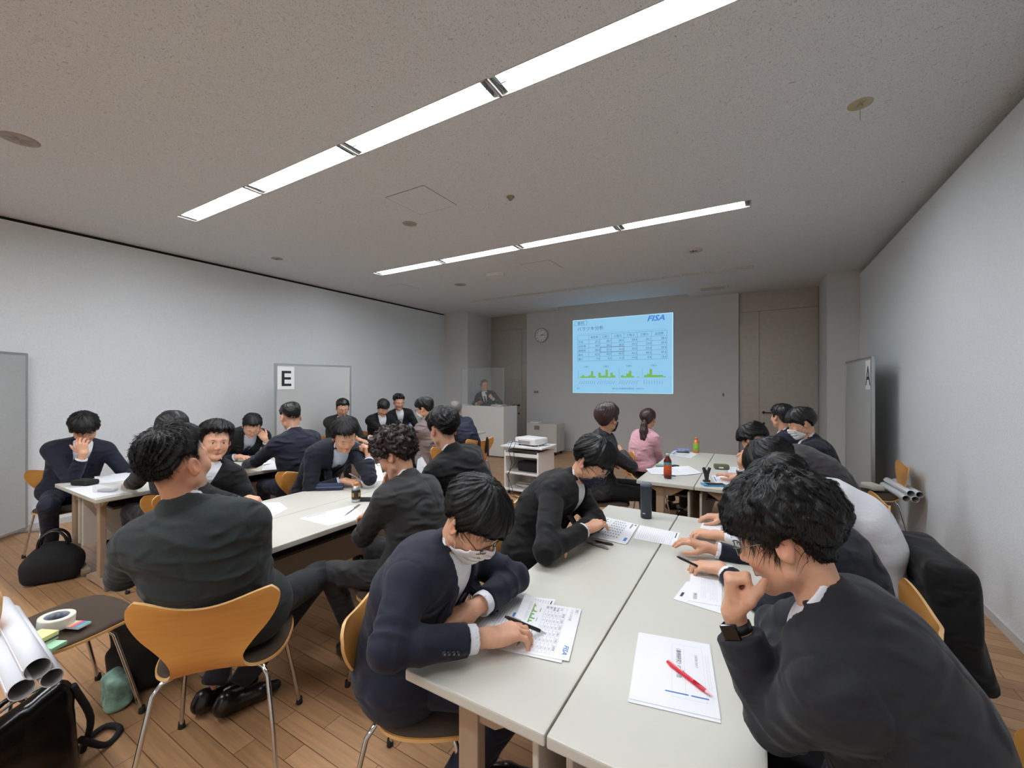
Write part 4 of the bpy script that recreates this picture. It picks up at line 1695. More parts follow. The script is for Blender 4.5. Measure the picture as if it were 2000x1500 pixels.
    if kind == 'suit' and lod < 3 and spec.get('lapel', 1):
        def jk0(p):
            d = torso(p, B, joff, .05, wide) + creases(p, B, cr, seed)
            for k in 'LR':
                d = smin(d, arm_sdf(p, B, k, rr, 0, bare), .028)
            return d
        laps = []
        na, nb = 20, 5
        for sx in (-1, 1):
            zz, xx = [], []
            for i in range(na + 1):
                a = i / na
                z = .018 - (vd + .012) * a
                xin = .057 * (1 + z / vd) - .002
                w = np.interp(a, [0, .20, .215, .25, .6, 1], [.030, .050, .034, .058, .050, .006])
                for j in range(nb + 1):
                    zz.append(z - .012 * (j / nb) * (a > .22) * (a < .4))
                    xx.append(sx * (xin + w * j / nb))
            zz, xx = np.array(zz), np.array(xx)
            P0_ = N + xx[:, None] * fr1[:, 0] + zz[:, None] * fr1[:, 2]
            ys = np.linspace(.26, -.06, 81)
            P = (P0_[:, None, :] + ys[None, :, None] * fr1[:, 1]).reshape(-1, 3).astype(F32)
            dd = jk0(P).reshape(len(zz), -1)
            ii = np.where((dd < 0).any(1), np.argmax(dd < 0, 1), len(ys) - 1)
            i0 = np.maximum(ii - 1, 0)
            r_ = np.arange(len(zz))
            d0, d1 = dd[r_, i0], dd[r_, ii]
            t_ = np.where(d0 > d1, d0 / (d0 - d1 + 1e-9), 0)
            yy = ys[i0] + (ys[ii] - ys[i0]) * np.clip(t_, 0, 1)
            top = P0_ + (yy + .0065)[:, None] * fr1[:, 1]
            bot = P0_ + (yy - .004)[:, None] * fr1[:, 1]
            n_ = len(zz)
            Qs = []
            for i in range(na):
                for j in range(nb):
                    a_, b_ = i * (nb + 1) + j, i * (nb + 1) + j + 1
                    c_, d_ = b_ + nb + 1, a_ + nb + 1
                    Qs.append((a_, b_, c_, d_) if sx < 0 else (a_, d_, c_, b_))
            rim = [j for j in range(nb + 1)] + [i * (nb + 1) + nb for i in range(1, na + 1)] + [na * (nb + 1) + j for j in range(nb - 1, -1, -1)] + [i * (nb + 1) for i in range(na - 1, 0, -1)]
            for i in range(len(rim)):
                a_, b_ = rim[i], rim[(i + 1) % len(rim)]
                Qs.append((a_, b_, b_ + n_, a_ + n_))
            laps.append((np.concatenate([top, bot]), np.array(Qs)))
        out['lapels'] = laps

    # shirt: front, collar and cuffs
    if kind in ('suit', 'vest', 'shirt', 'coat', 'sweater'):
        def shirt(p):
            q = loc(p)
            x, y, z = np.abs(q[:, 0]), q[:, 1], q[:, 2]
            d = torso(p, B, joff - .012, .05, wide)
            d = np.maximum(d, x - .13)
            d = np.maximum(d, -(z + vd + .06))
            d = np.maximum(d, -(y + .03))
            c = locC(p)
            y, z = c[:, 1], c[:, 2]
            rad = (np.sqrt((c[:, 0] / .0565) ** 2 + ((y - .012) / .0555) ** 2) - 1) * .056
            rad = rad + .14 * (z - .03)
            zr = .058 - .078 * np.clip((y + .02) / .095, 0, 1)
            col = np.maximum(np.abs(rad) - .0045, np.abs(z - zr) - (.020 + .012 * np.clip(y / .07, 0, 1)))
            col = np.maximum(col, -(x - .010 - .5 * np.clip(zr + .02 - z, 0, 1) * (y > .03)) * (y > .03) - 1.0 * (y <= .03))
            d = smin(d, col, .003)
            return d
        if kind in ('suit', 'vest', 'shirt'):
            a = N - .20
            b = N + .20
            lo2 = np.minimum(N, N - fr1[:, 2] * (vd + .06)) - .14
            hi2 = np.maximum(N, N - fr1[:, 2] * (vd + .06)) + .14
            out['shirt'] = mesh_sdf(shirt, lo2, hi2, (.0036, .0048, .007, .009)[lod])
        cuffs = []
        for k in 'LR':
            E, W = B.El[k], B.Wr[k]
            Lw = np.linalg.norm(W - E)
            u = (W - E) / Lw
            c0, c1 = Lw - bare - .03, Lw - bare + spec.get('cuff', .016)
            rc = rr[2] * s - .003

            def cf(p, E=E, W=W, Lw=Lw, c0=c0, c1=c1, rc=rc):
                t = conet(p, E, W) * Lw
                d = cone(p, E, W, rc, rc)
                d = smax(d, (t - c1).astype(F32), .002)
                inner = cone(p, E, W, rc - .004, rc - .004)
                d = smax(d, np.maximum(-inner, -1 + 0 * inner) * (t > c1 - .012) - 1.0 * (t <= c1 - .012), .001)
                d = np.maximum(d, c0 - t)
                if spec.get('table') is not None:
                    d = smax(d, np.where(in_tables(p) & (p[:, 2] > TZ - .2), TZ + .002 - p[:, 2], -1).astype(F32), .002)
                return d
            if kind in ('suit', 'vest'):
                m = E + u * (c0 + c1) / 2
                V, Q = mesh_sdf(cf, m - .075, m + .075, hp * 1.25)
                cuffs.append((V, Q, np.zeros((len(V), 3))))
        if cuffs:
            V, Q, _ = merge(cuffs)
            out['cuffs'] = (V, Q)
        if spec.get('tie'):
            pts_, wid = [], []
            for z, w in ((-.012, .013), (-.020, .019), (-.034, .017), (-.046, .011), (-.07, .016), (-.12, .021), (-.17, .026), (-.22, .030), (-.27, .034), (-.33, .037)):
                if z < -vd - .03:
                    break
                a = (N + fr1[:, 2] * z).astype(F32)
                ys = np.linspace(.24, .0, 60)
                P = (a[None] + ys[:, None] * fr1[:, 1][None]).astype(F32)
                dd = torso(P, B, joff - .012, .05, wide)
                i = int(np.argmax(dd < 0)) if (dd < 0).any() else 30
                pts_.append(P[i].astype(float) + fr1[:, 1] * (.006 + (.012 if z > -.05 else .002)))
                wid.append(w)
            out['tie'] = (pts_, wid, fr1[:, 0], fr1[:, 1])

    # trousers
    def legs_sdf(p, off=0.0, cut=True):
        d0 = legs_raw(p, off, cut)
        return d0 if spec.get('standing') else smax(d0, seat_cut(p, .235), .01)

    def legs_raw(p, off=0.0, cut=True):
        d = ell(p, B.P0 + np.array((0, 0, -.01)), (.168 * s + off, .132 * s + off, .105 + off), B.fr(0)[1])
        for k in 'LR':
            H, K, An = B.Hip[k], B.Kn[k], B.An[k]
            th = cone(p, H, K, .082 * s + off, .062 * s + off)
            tn = cone(p, K, An, .060 * s + off, .045 * s + off)
            if cut:
                t1 = conet(p, H, K)
                ph = wob(p, 14, seed + 9)
                th = th - .004 * np.sin(t1 * 22 + ph * 3) * np.exp(-((t1 - 1) / .3) ** 2) - .004 * np.sin(t1 * 25 + ph * 3) * np.exp(-(t1 / .25) ** 2)
                t2 = conet(p, K, An)
                tn = tn - .005 * np.sin(t2 * 16 + ph * 3) * np.exp(-((t2 - .9) / .25) ** 2)
                tn = smax(tn, ((t2 - .97) * .35).astype(F32), .003)
            d = smin(d, smin(th, tn, .03), .045)
        return d
    pts = np.array([B.P0] + [B.Kn[k] for k in 'LR'] + [B.An[k] for k in 'LR'])
    lo, hi = pts.min(0) - .12, pts.max(0) + .12
    lo[:2] = np.minimum(lo[:2], B.P0[:2] - .19)
    hi[:2] = np.maximum(hi[:2], B.P0[:2] + .19)
    lo[2] = .03
    if not spec.get('nolegs'):
        out['trousers'] = mesh_sdf(legs_sdf, lo, hi, hj * 1.35)
        shoes = []
        for k in 'LR':
            An, fd = B.An[k], B.Ft[k]
            lf = nrm(np.cross((0, 0, 1), fd))

            def sf(p, An=An, fd=fd):
                base = An - np.array((0, 0, .045))
                d = cone(p, base - fd * .045, base - fd * .035 + np.array((0, 0, .02)), .036, .036)
                d = smin(d, cone(p, base - fd * .04 + np.array((0, 0, -.008)), base + fd * .10 + np.array((0, 0, -.014)), .036, .038), .03)
                d = smin(d, cone(p, base + fd * .10 + np.array((0, 0, -.014)), base + fd * .175 + np.array((0, 0, -.018)), .037, .024), .02)
                zf = An[2] - .088
                d = smax(d, (zf - (p[:, 2] - ((p - An.astype(F32)) @ fd.astype(F32)) * fd[2])).astype(F32), .004)
                return d
            V, Q = mesh_sdf(sf, An + np.array((-.24, -.24, -.12)), An + np.array((.24, .24, .06)), (.006, .008, .011, .014)[lod])
            shoes.append((V, Q))
        out['shoes'] = shoes

    # body: head + neck + hands in fine detail, the rest (under the clothes) coarse
    parts = []
    parts.append(head_geo(B.Hc, B.Rh, hh, B.N + B.M[:, 2] * .0, spec.get('eyes', 'down'), spec.get('fs', 1.0), spec.get('stubble', 0.0), s, spec.get('tone', 1.0),
                          style=spec.get('hair', 'short'), gray=spec.get('gray', 0)))
    out['tips'] = {}
    for k in 'LR':
        D, Pn, ps = B.Hd[k]
        if ps is None:
            continue
        u = nrm(B.Wr[k] - B.El[k])
        V, Q, C, tips = hand_geo(B.Wr[k], D, Pn, k, ps, hp, spec.get('hs', 1.0) * s, arm=B.Wr[k] - u * .08)
        out['tips'][k] = tips
        C = C * spec.get('tone', 1.0)
        parts.append((V, Q, C))

    def under(p):
        d = torso(p, B, -.014, .05)
        for k in 'LR':
            d = smin(d, arm_sdf(p, B, k, (.042, .034, .026), 0, .05), .02)
        if not spec.get('nolegs'):
            d = smin(d, legs_sdf(p, -.022, False), .03)
        return d
    lo3 = np.minimum(lo, np.array([B.El['L'], B.El['R'], B.Wr['L'], B.Wr['R'], B.N, B.Sh['L'], B.Sh['R']]).min(0) - .08)
    hi3 = np.maximum(hi, np.array([B.El['L'], B.El['R'], B.Wr['L'], B.Wr['R'], B.N, B.Sh['L'], B.Sh['R']]).max(0) + .08)
    V, Q = mesh_sdf(under, lo3, hi3, .026)
    parts.append((V, Q, np.tile(SKIN * spec.get('tone', 1.0), (len(V), 1))))
    out['body'] = merge(parts)

    # hair
    if spec.get('hair'):
        vol = spec.get('vol', 1.0)
        hf = hair_sdf(spec['hair'], vol, spec.get('curl', 0.0), seed, spec.get('spike', 0))
        V, Q = mesh_sdf(hf, (-.14, -.17, -.13), (.14, .15, .19), hh * 1.05 / s)
        rng = np.random.default_rng(int(seed * 10) + 5)
        ns = spec.get('strands', (5200, 2400, 0, 0)[lod])
        groups = [(V, Q, np.zeros((len(V), 3)))]
        if ns:
            wh = np.array((.012 * math.sin(seed * 3), -.062, .135))
            V2, Q2 = strands(lambda q: np.minimum(hf(q), face(q) - .001), V[skull(V.astype(F32)) > .006], ns, rng, wh, spec.get('slen', .045), spec.get('slift', .007), (.0008, .0012)[min(lod, 1)], spec.get('curl', 0.0))
            groups.append((V2, Q2, np.zeros((len(V2), 3))))
        V, Q, _ = merge(groups)
        out['hair'] = ((V * s) @ B.Rh.T + B.Hc, Q)
        if spec.get('ponytail'):
            Rh = B.Rh
            def pt(p):
                q = ((p - B.Hc.astype(F32)) @ Rh.astype(F32))
                zw = np.array((0, 0, 1.0)) @ Rh     # world up in head frame
                a = np.array((0, -.118, .0))
                pts2 = [a, a + (0, -.030, -.03), a + (.0, -.055, -.10), a + (.008, -.075, -.18), a + (.02, -.085, -.27), a + (.03, -.085, -.36)]
                rad = [.024, .034, .046, .046, .034, .010]
                d = None
                for i in range(5):
                    c = cone(q, pts2[i], pts2[i + 1], rad[i], rad[i + 1])
                    d = c if d is None else smin(d, c, .012)
                return d + .0035 * np.sin(np.arctan2(q[:, 0], q[:, 1] + .14) * 14 + 3 * np.sin(q[:, 2] * 20))
            V3, Q3 = mesh_sdf(pt, B.Hc - .42, B.Hc + .2, .006)
            out['pony'] = (V3, Q3)
    # mask
    if spec.get('mask'):
        fs = spec.get('fs', 1.0)

        mvox = (.0028, .0036, .0045, .006)[lod]
        mhalf = .62 * mvox

        def mk(q):
            ax = np.abs(q[:, 0])
            d = smin(skull(q, fs), ell(q, (0, .052, -.062), (.046, .046, .046)), .02)
            d = smin(d, ell(q, (0, .092, -.030), (.017, .020, .020)), .02)
            d = smin(d, face(q, fs), .018)
            sh_ = np.abs(d - .0030 - mhalf) - mhalf
            reg = np.maximum(np.maximum(ax - .068, -(q[:, 1] - .012)), np.maximum(q[:, 2] + .010 + .20 * np.clip(ax - .01, 0, 1) , -(q[:, 2] + .112 - .35 * np.clip(ax - .03, 0, 1))))
            pl = .0012 * np.sin(q[:, 2] * 260) * (ax < .055)
            return np.maximum(sh_ - pl, reg)
        V, Q = mesh_sdf(mk, (-.09, .0, -.13), (.09, .14, .01), mvox)
        out['mask'] = ((V * s) @ B.Rh.T + B.Hc, Q)
    out['lod'] = lod
    out['dist'] = dist
    return out


TABLES = [(G1[0], G1[2], *G1Y), (-3.0, -2.09, *G2Y), (-4.98, -4.04, *G3Y), (-4.98, -4.04, *G4Y), (-.895, .022, *G5Y)]


def in_tables(p):
    m = np.zeros(len(p), bool)
    for (a, b, c, d) in TABLES:
        m |= (p[:, 0] > a) & (p[:, 0] < b) & (p[:, 1] > c) & (p[:, 1] < d)
    return m


m_skin = mat('skin', 'd3a183', .5, attr='tone', spec=.4, noise=.03, nscale=60)
try:
    m_skin.node_tree.nodes['Principled BSDF'].inputs['Subsurface Weight'].default_value = .12
    m_skin.node_tree.nodes['Principled BSDF'].inputs['Subsurface Radius'].default_value = (.012, .005, .003)
    m_skin.node_tree.nodes['Principled BSDF'].inputs['Subsurface Scale'].default_value = .6
except Exception:
    pass
m_hair = mat('black_hair', '0b0a09', .42, spec=.42, noise=.25, nscale=120)
m_hairb = mat('dark_brown_hair', '2f2019', .4, spec=.5, noise=.25, nscale=120)
m_hairr = mat('reddish_brown_hair', '33201d', .42, spec=.5, noise=.2, nscale=100)
m_hairg = mat('grey_hair', '6f6c68', .5, spec=.4, noise=.45, nscale=90)
m_shirt = mat('white_shirt', 'e3e5ea', .7, bump=.15, bscale=90)
m_shirtb = mat('pale_blue_shirt', 'c3cde0', .7, bump=.15, bscale=90)
m_shoe = mat('black_leather_shoe', '17130f', .28)
m_maskw = mat('white_mask', 'e8e6e4', .8)
m_maskn = mat('navy_mask', '1e2238', .8)
m_maskb = mat('black_mask', '1b1b1d', .8)


def cloth_folds(m, scale=7.5, dist=.03, strength=.9):
    """soft irregular folds of the cloth as a bump"""
    nt = m.node_tree
    b = nt.nodes['Principled BSDF']
    tc = nt.nodes.new('ShaderNodeTexCoord')
    mp = nt.nodes.new('ShaderNodeMapping')
    mp.inputs['Rotation'].default_value = (.5, .4, .3)
    mp.inputs['Scale'].default_value = (1.0, 1.0, 2.2)
    nt.links.new(tc.outputs['Object'], mp.inputs[0])
    n = nt.nodes.new('ShaderNodeTexNoise')
    n.noise_type = 'RIDGED_MULTIFRACTAL'
    n.inputs['Scale'].default_value = scale
    n.inputs['Detail'].default_value = 1.5
    n.inputs['Distortion'].default_value = .6
    nt.links.new(mp.outputs[0], n.inputs['Vector'])
    bp = nt.nodes.new('ShaderNodeBump')
    bp.inputs['Strength'].default_value = strength
    bp.inputs['Distance'].default_value = dist
    nt.links.new(n.outputs[0], bp.inputs['Height'])
    old = b.inputs['Normal'].links
    if old:
        nt.links.new(old[0].from_socket, bp.inputs['Normal'])
    nt.links.new(bp.outputs[0], b.inputs['Normal'])


def suit_mat(name, col):
    m = mat('wool_' + name, col, .82, spec=.22, noise=.10, nscale=130, bump=.12, bscale=900, sheen=.08)
    cloth_folds(m)
    return m


def make_person(out, spec):
    B = out['B']
    org = np.array((B.P0[0], B.P0[1], 0.0))
    V, Q, C = out['body']
    o = np_mesh('person', V, Q, m_skin, None, org, C)
    o.location = org
    tag(o, spec['label'], 'person', spec.get('group'))
    sm = spec['suit']
    kind = spec.get('cloth', 'suit')
    shm = spec.get('shirtm', m_shirt)
    jn = {'suit': 'suit_jacket', 'shirt': 'dress_shirt', 'coat': 'jacket', 'sweater': 'sweater', 'vest': 'knitted_vest'}[kind]
    jk = np_mesh(jn, *out['jacket'], sm, o, org)
    for V, Q in out.get('lapels', ()):
        np_mesh('lapel', V, Q, sm, jk, org)
    if 'shirt' in out:
        V, Q = out['shirt']
        if 'cuffs' in out:
            V, Q, _ = merge([(V, Q, np.zeros((len(V), 3))), (out['cuffs'][0], out['cuffs'][1], np.zeros((len(out['cuffs'][0]), 3)))])
        np_mesh('shirt' if kind != 'shirt' else 'shirt_collar', V, Q, shm, o, org)
    if 'tie' in out:
        pts, wid, R, Fw = out['tie']
        mb = MB()
        vs, fs = [], []
        for p, w in zip(pts, wid):
            p = p - org
            vs += [p - R * w, p + Fw * .004, p + R * w, p - Fw * .004]
        for i in range(len(pts) - 1):
            for j in range(4):
                a, b = i * 4 + j, i * 4 + (j + 1) % 4
                fs.append((a, b, b + 4, a + 4))
        fs.append((3, 2, 1, 0))
        n = len(vs)
        fs.append((n - 4, n - 3, n - 2, n - 1))
        mb.add(vs, fs)
        mb.build('necktie', spec['tie'], o)
    if 'trousers' in out:
        np_mesh('trousers', *out['trousers'], spec.get('trousers', sm), o, org)
        for V, Q in out['shoes']:
            np_mesh('shoe', V, Q, spec.get('shoem', m_shoe), o, org)
    if 'hair' in out:
        hm = spec.get('hairm', m_hair)
        ho = np_mesh('hair', *out['hair'], hm, o, org)
        if 'pony' in out:
            np_mesh('ponytail', *out['pony'], hm, ho, org)
    hl = Matrix.Translation(Vector(B.Hc - org)) @ Matrix(B.Rh.tolist()).to_4x4()
    s = B.s
    if 'mask' in out:
        mo = np_mesh('face_mask', *out['mask'], spec['mask'], o, org)
        eb = MB()
        for sx in (-1, 1):
            for (y0, z0) in ((.045, -.026), (.030, -.075)):
                pts = [Vector((sx * .068, y0, z0)), Vector((sx * .078, .022, z0 * .6 + .000)), Vector((sx * .084, -.002, .012 if z0 > -.05 else -.03)), Vector((sx * .086, -.018, .006 if z0 > -.05 else -.02))]
                eb.tube([hl @ (p * s) for p in pts], .0011, 6)
        eb.build('ear_loop', spec.get('loop', spec['mask']), mo)
    if spec.get('glasses'):
        gb = MB()
        for sx in (-1, 1):
            ring = []
            for k in range(20):
                a = 2 * math.pi * k / 20
                cx, cz = math.cos(a), math.sin(a)
                ring.append(Vector((sx * .0335 + .0235 * np.sign(cx) * abs(cx) ** .75, .1055 - .006 * abs(cx) - .004 * (sx * cx > 0), -.001 + .0165 * np.sign(cz) * abs(cz) ** .75)))
            gb.tube([hl @ (p * s) for p in ring], .0013, 6, closed=True)
            gb.tube([hl @ (Vector(p) * s) for p in ((sx * .057, .100, .004), (sx * .078, .085, .005), (sx * .0845, .0, .010), (sx * .084, -.022, -.004))], .0015, 6)
        gb.tube([hl @ (Vector(p) * s) for p in ((-.010, .105, .003), (0, .109, .006), (.010, .105, .003))], .0013, 6)
        gb.build('eyeglasses', spec['glasses'], o)
    return o


# a simple free-form thing made of an implicit function
def blob_obj(name, f, lo, hi, h, m, parent=None, loc=None):
    V, Q = mesh_sdf(f, lo, hi, h)
    o = np_mesh(name, V, Q, m, parent)
    if loc is not None:
        o.location = loc
    return o
# ================================================================== THE PEOPLE OF THE PHOTOGRAPH
w_black = suit_mat('black', '161617')
w_navy = suit_mat('navy', '1f2230')
w_navy2 = suit_mat('dark_navy', '1b1e28')
w_char = suit_mat('charcoal', '26272b')
w_green = suit_mat('grey_green', '2c3232')
w_brown = suit_mat('brown_grey', '393536')
w_blackt = suit_mat('black_trouser', '131315')
w_coat = mat('black_shell_jacket', '212327', .6, noise=.08, nscale=90, bump=.2, bscale=60)
w_navc = mat('navy_work_jacket', '23293d', .75, noise=.08, nscale=90, bump=.2, bscale=60)
w_mauve = mat('mauve_grey_jacket', '867977', .8, noise=.06, nscale=90, bump=.2, bscale=60)
w_pink = mat('pink_fleece', 'd9a3ad', .95, noise=.12, nscale=160, bump=.6, bscale=260, sheen=.4)
w_vest = mat('dark_green_knit', '24261f', .9, bump=.3, bscale=400)
w_stripe = pinstripe('pinstripe_black', '171718', '353536')
w_stripe2 = pinstripe('pinstripe_charcoal', '302d2f', '4a4546', 55)
for _m in (w_coat, w_navc, w_mauve, w_stripe, w_stripe2, w_pink):
    cloth_folds(_m)
cloth_folds(m_shirt, 7, .02, .6)
t_navy = mat('navy_tie', '161b30', .5)
t_grey = mat('grey_tie', '5d5b60', .5)
t_dot = mat('dotted_tie', '262a44', .5, noise=.4, nscale=120)
g_dark = mat('dark_frame', '2a1d16', .3)
g_thin = mat('metal_frame', '8b8a88', .25, metal=.9)


def at(pel, face, r, f, z):
    a = math.radians(face)
    return Vector((pel[0] + math.cos(a) * f + math.sin(a) * r, pel[1] + math.sin(a) * f - math.cos(a) * r, z))


CAST = []


def person(label, pelvis, face, head, look, armL, armR, **kw):
    s = dict(label=label, pelvis=(pelvis[0], pelvis[1], pelvis[2] if len(pelvis) > 2 else .575), face=face, head=head, look=look, armL=armL, armR=armR, table=1)
    s.setdefault('hair', 'short')
    s.update(kw)
    s['seed'] = len(CAST) * 1.37 + .6
    ch = s.get('chair', 'auto')
    CAST.append(s)
    if ch == 'auto':
        a = math.radians(face)
        co = s.get('chair_off', (0, .02))
        q = at(pelvis, face, co[0], co[1], 0)
        chair(q.x, q.y, s.get('chair_face', face), s['chair_label'])
    return s


# --- P1: big back in the foreground
pl = (-1.90, .92, .575)
person('man in grey-green suit seen from behind, arms folded, looking up right', pl, 138, px(345, 905, d=1.53), (111, 11, 0),
       dict(w=at(pl, 138, -.03, .22, .84), e=px(243, 1122, d=1.68), palm=(0, 0, -1), pose='fist'),
       dict(w=at(pl, 138, -.16, .20, .92), e=px(500, 1115, d=1.74), pose='fist'), suit=w_green, trousers=w_char, wide=1.05, shw=.180, shup=(-.025, -.05), scale=1.06, hair='fade', vol=.88, spike=1.2, curl=.15, crease=.010, stubble=.3,
       chair_off=(-.01, -.04), chair_label='orange chair in the left foreground under the man in grey-green',
       legs=dict(R=dict(splay=24, kz=-.05, ankle=(-2.09, 1.02, .10), foot=(.25, 1, 0)), L=dict(splay=-4, ankle=(-2.20, .98, .10), foot=(.1, 1, 0))))
# --- B1: masked man writing in the foreground
pl = (-1.07, 1.10, .575)
person('man in navy suit, white mask and glasses writing at the nearest table', pl, 26, px(924, 1016, d=1.40), (2, -42, 4),
       dict(w=px(926, 1192, z=.760), e=px(1004, 1128, z=.775), dir=(-.75, -.62, -.12), palm=(0, .3, -1), pose='relaxed'),
       dict(w=px(949, 1245, z=.752), e=px(758, 1268, z=.79), dir=(.56, .83, -.03), palm=(.1, 0, -1), pose='pen'),
       suit=w_navy, scale=1.03, hair='bangs', mask=m_maskw, glasses=g_dark, tie=t_navy, shoulder_face=2, cuff=.030, sleeve=.062, hs=1.1, skirt=1.12, legs=dict(R=dict(knee=(-.66, 1.16, .53), ankle=(-.93, .94, .09), foot=(.8, .5, 0)), L=dict(splay=6, shin=-.2)), strands=7000, shirtm=m_shirt,
       chair_label='orange chair of the masked man writing at the nearest table', chair_off=(-.02, .07), crease=.006, hem=.075)
# --- B2
pl = (-1.12, 2.12, .575)
person('man in black suit and navy mask, forearms crossed on the near table', pl, 8, px(1155, 903, d=2.30), (-6, -38, 0),
       dict(w=px(1112, 1052, z=.765), e=px(1164, 1016, z=.765), pose='relaxed'),
       dict(w=px(1148, 1032, z=.80), e=px(1066, 1076, z=.765), pose='relaxed'),
       suit=w_black, hair='bangs', mask=m_maskn, glasses=g_thin, shoulder_face=-12, chair_label='orange chair under the man with the navy mask')
# --- R1: right foreground
pl = (.30, 1.16, .575)
person('man in dark charcoal suit at right foreground, hand to his mouth', pl, 176, px(1535, 1052, d=.985), (168, -22, 4),
       dict(w=px(1431, 1205, d=.985), e=px(1512, 1408, z=.775), dir=(-.06, .10, 1), palm=(.95, .15, .2), pose='fist'),
       dict(w=(.10, 1.28, .765), e=(.05, 1.52, .775), dir=(.4, -.9, 0), palm=(0, 0, -1), pose='relaxed'),
       suit=w_char, trousers=w_blackt, hair='mop', vol=1.3, curl=.35, strands=9000, slift=.012, slen=.055, scale=1.02, cuffr=.050, sleeve=.036, cuff=-.02, tie=t_grey, shoulder_face=160, lod=0, wide=1.02,
       chair_label='orange chair cut by the lower right corner', glasses=g_thin, chair_off=(0, .02), crease=.004)
# --- R2
pl = (.27, 1.97, .575)
person('man in dark navy suit holding a pen, second along right side of near table', pl, 178, px(1532, 962, d=1.66), (172, -38, 0),
       dict(w=px(1412, 1108, z=.748), dir=(-1, .0, -.12), palm=(0, 0, -1), pose='pen', out=.35, pole=(.3, -.3, -.4)),
       dict(w=(-.2, 2.18, .745), pose='relaxed', out=.5),
       suit=w_navy2, hair='mop', vol=1.0, strands=4000, lod=1, chair_label='orange chair back showing behind the navy suited pen holder', chair_off=(0, .0))
# --- R3 white shirt
pl = (.47, 2.62, .575)
person('person in white dress shirt bent over the near table', pl, 182, px(1512, 912, d=2.18), (176, -42, 0),
       dict(w=px(1402, 1044, z=.742), dir=(-1, .15, -.08), palm=(0, 0, -1), pose='cup', pole=(.3, -.3, -.5), out=.4),
       dict(w=px(1415, 1010, z=.742), dir=(-1, .0, -.08), palm=(0, 0, -1), pose='cup', out=.4),
       suit=m_shirt, cloth='shirt', trousers=w_blackt, hair='bangs', vol=1.15, chair_label='orange chair of the white shirted person, jacket over its back', bulge=.13, strands=3000)
# --- R4
pl = (.50, 3.62, .575)
person('man in brown-grey pinstripe suit, fist against his bowed forehead', pl, 182, px(1478, 862, d=3.08), (184, -48, 0),
       dict(w=px(1446, 905, d=3.05), e=px(1462, 948, z=.775), dir=(.25, .05, 1), palm=(.9, .2, .1), pose='curl'),
       dict(w=(-.14, 3.95, .745), out=.4, pose='flat'),
       suit=w_stripe2, hair='fade', vol=1.0, chair_label='orange chair of the man in brown-grey pinstripe', bulge=.12)
# --- R6 mask
pl = (.44, 4.38, .575)
person('man in navy suit and white mask at right side of back table', pl, 185, px(1566, 828, d=3.62), (186, -22, 0),
       dict(w=(.10, 4.25, .66), pose='relaxed', out=.4), dict(w=(.08, 4.5, .66), pose='relaxed', out=.4),
       suit=w_navy2, hair='bangs', mask=m_maskw, chair_label='orange chair of the white masked man at the back table')
# --- R5
pl = (.34, 5.10, .575)
person('man in navy suit looking up at the slide, farthest at back right table', pl, 165, px(1527, 815, d=4.25), (128, 6, 0),
       dict(w=(.0, 4.95, .745), pose='relaxed', out=.4), dict(w=(-.05, 5.3, .745), pose='relaxed', out=.4),
       suit=w_navy, hair='bangs', vol=.9, chair_label='orange chair nearest right steel door')
# --- Q1 / Q2
pl = (-1.27, 3.78, .575)
person('person with reddish brown hair in black hooded jacket facing the slide', pl, 22, px(1186, 820, d=3.78), (76, 2, 0),
       dict(w=at(pl, 22, .02, .15, .83), e=at(pl, 22, -.26, .08, .85), pose='fist'), dict(w=at(pl, 22, -.13, .20, .88), e=px(1234, 912, d=3.76), pose='fist'),
       suit=w_coat, cloth='coat', hood=1, trousers=w_blackt, hair='bangs', hairm=m_hairr, vol=1.35, mask=m_maskb, shoulder_face=40, eyes='open',
       shoem=mat('brown_shoe', '3a1f18', .4), chair_label='orange chair of the person in the black hooded jacket')
pl = (-1.16, 5.00, .575)
person('woman with long ponytail in pink sweater facing the slide', pl, 35, px(1266, 819, d=4.95), (84, 8, 0),
       dict(w=at(pl, 35, .02, .13, .79), e=at(pl, 35, -.23, .05, .80), pose='fist'), dict(w=at(pl, 35, -.12, .17, .84), e=px(1286, 896, d=4.88), pose='fist'),
       suit=w_pink, cloth='sweater', trousers=w_blackt, hair='bangs', hairm=m_hairr, vol=.8, ponytail=1, shoulder_face=55, shw=.155, eyes='open', scale=.95,
       chair_label='orange chair of the woman in pink')
# --- C curly
pl = (-1.55, 1.64, .575)
person('curly haired man in black pinstripe suit, hand at his cheek', pl, 182, px(774, 888, d=2.28), (196, -24, 0),
       dict(w=px(728, 1006, z=.752), dir=(-.95, .12, -.18), palm=(0, 0, -1), pose='pen', pole=(.4, -.5, -.6), out=.5),
       dict(w=px(752, 966, d=2.42), dir=(.1, .1, 1), palm=(1, .2, 0), pose='open', pole=(-.3, .6, -.8)),
       suit=w_stripe, hair='mop', hairm=m_hairb, curl=1.0, vol=1.35, strands=4500, slift=.012, slen=.03, glasses=g_dark, chair_label='orange chair of the curly haired man',
       legs=dict(L=dict(knee=px(645, 1120, z=.50), ankle=px(700, 1262, z=.09), foot=(-1, .1, 0)), R=dict(splay=4)), shoulder_face=188)
# --- K
pl = (-1.60, 2.26, .575)
person('man in black suit seen from behind, nearest the projector cart', pl, 168, px(866, 840, d=2.72), (158, -16, 0),
       dict(w=(-2.18, 2.15, .75), pose='relaxed', out=.5), dict(w=(-2.12, 2.52, .75), pose='relaxed', out=.5),
       suit=w_black, hair='short', vol=1.15, curl=.25, chair_label='orange chair of the black suited man nearest the projector cart', wide=1.06, shw=.185, lod=1)
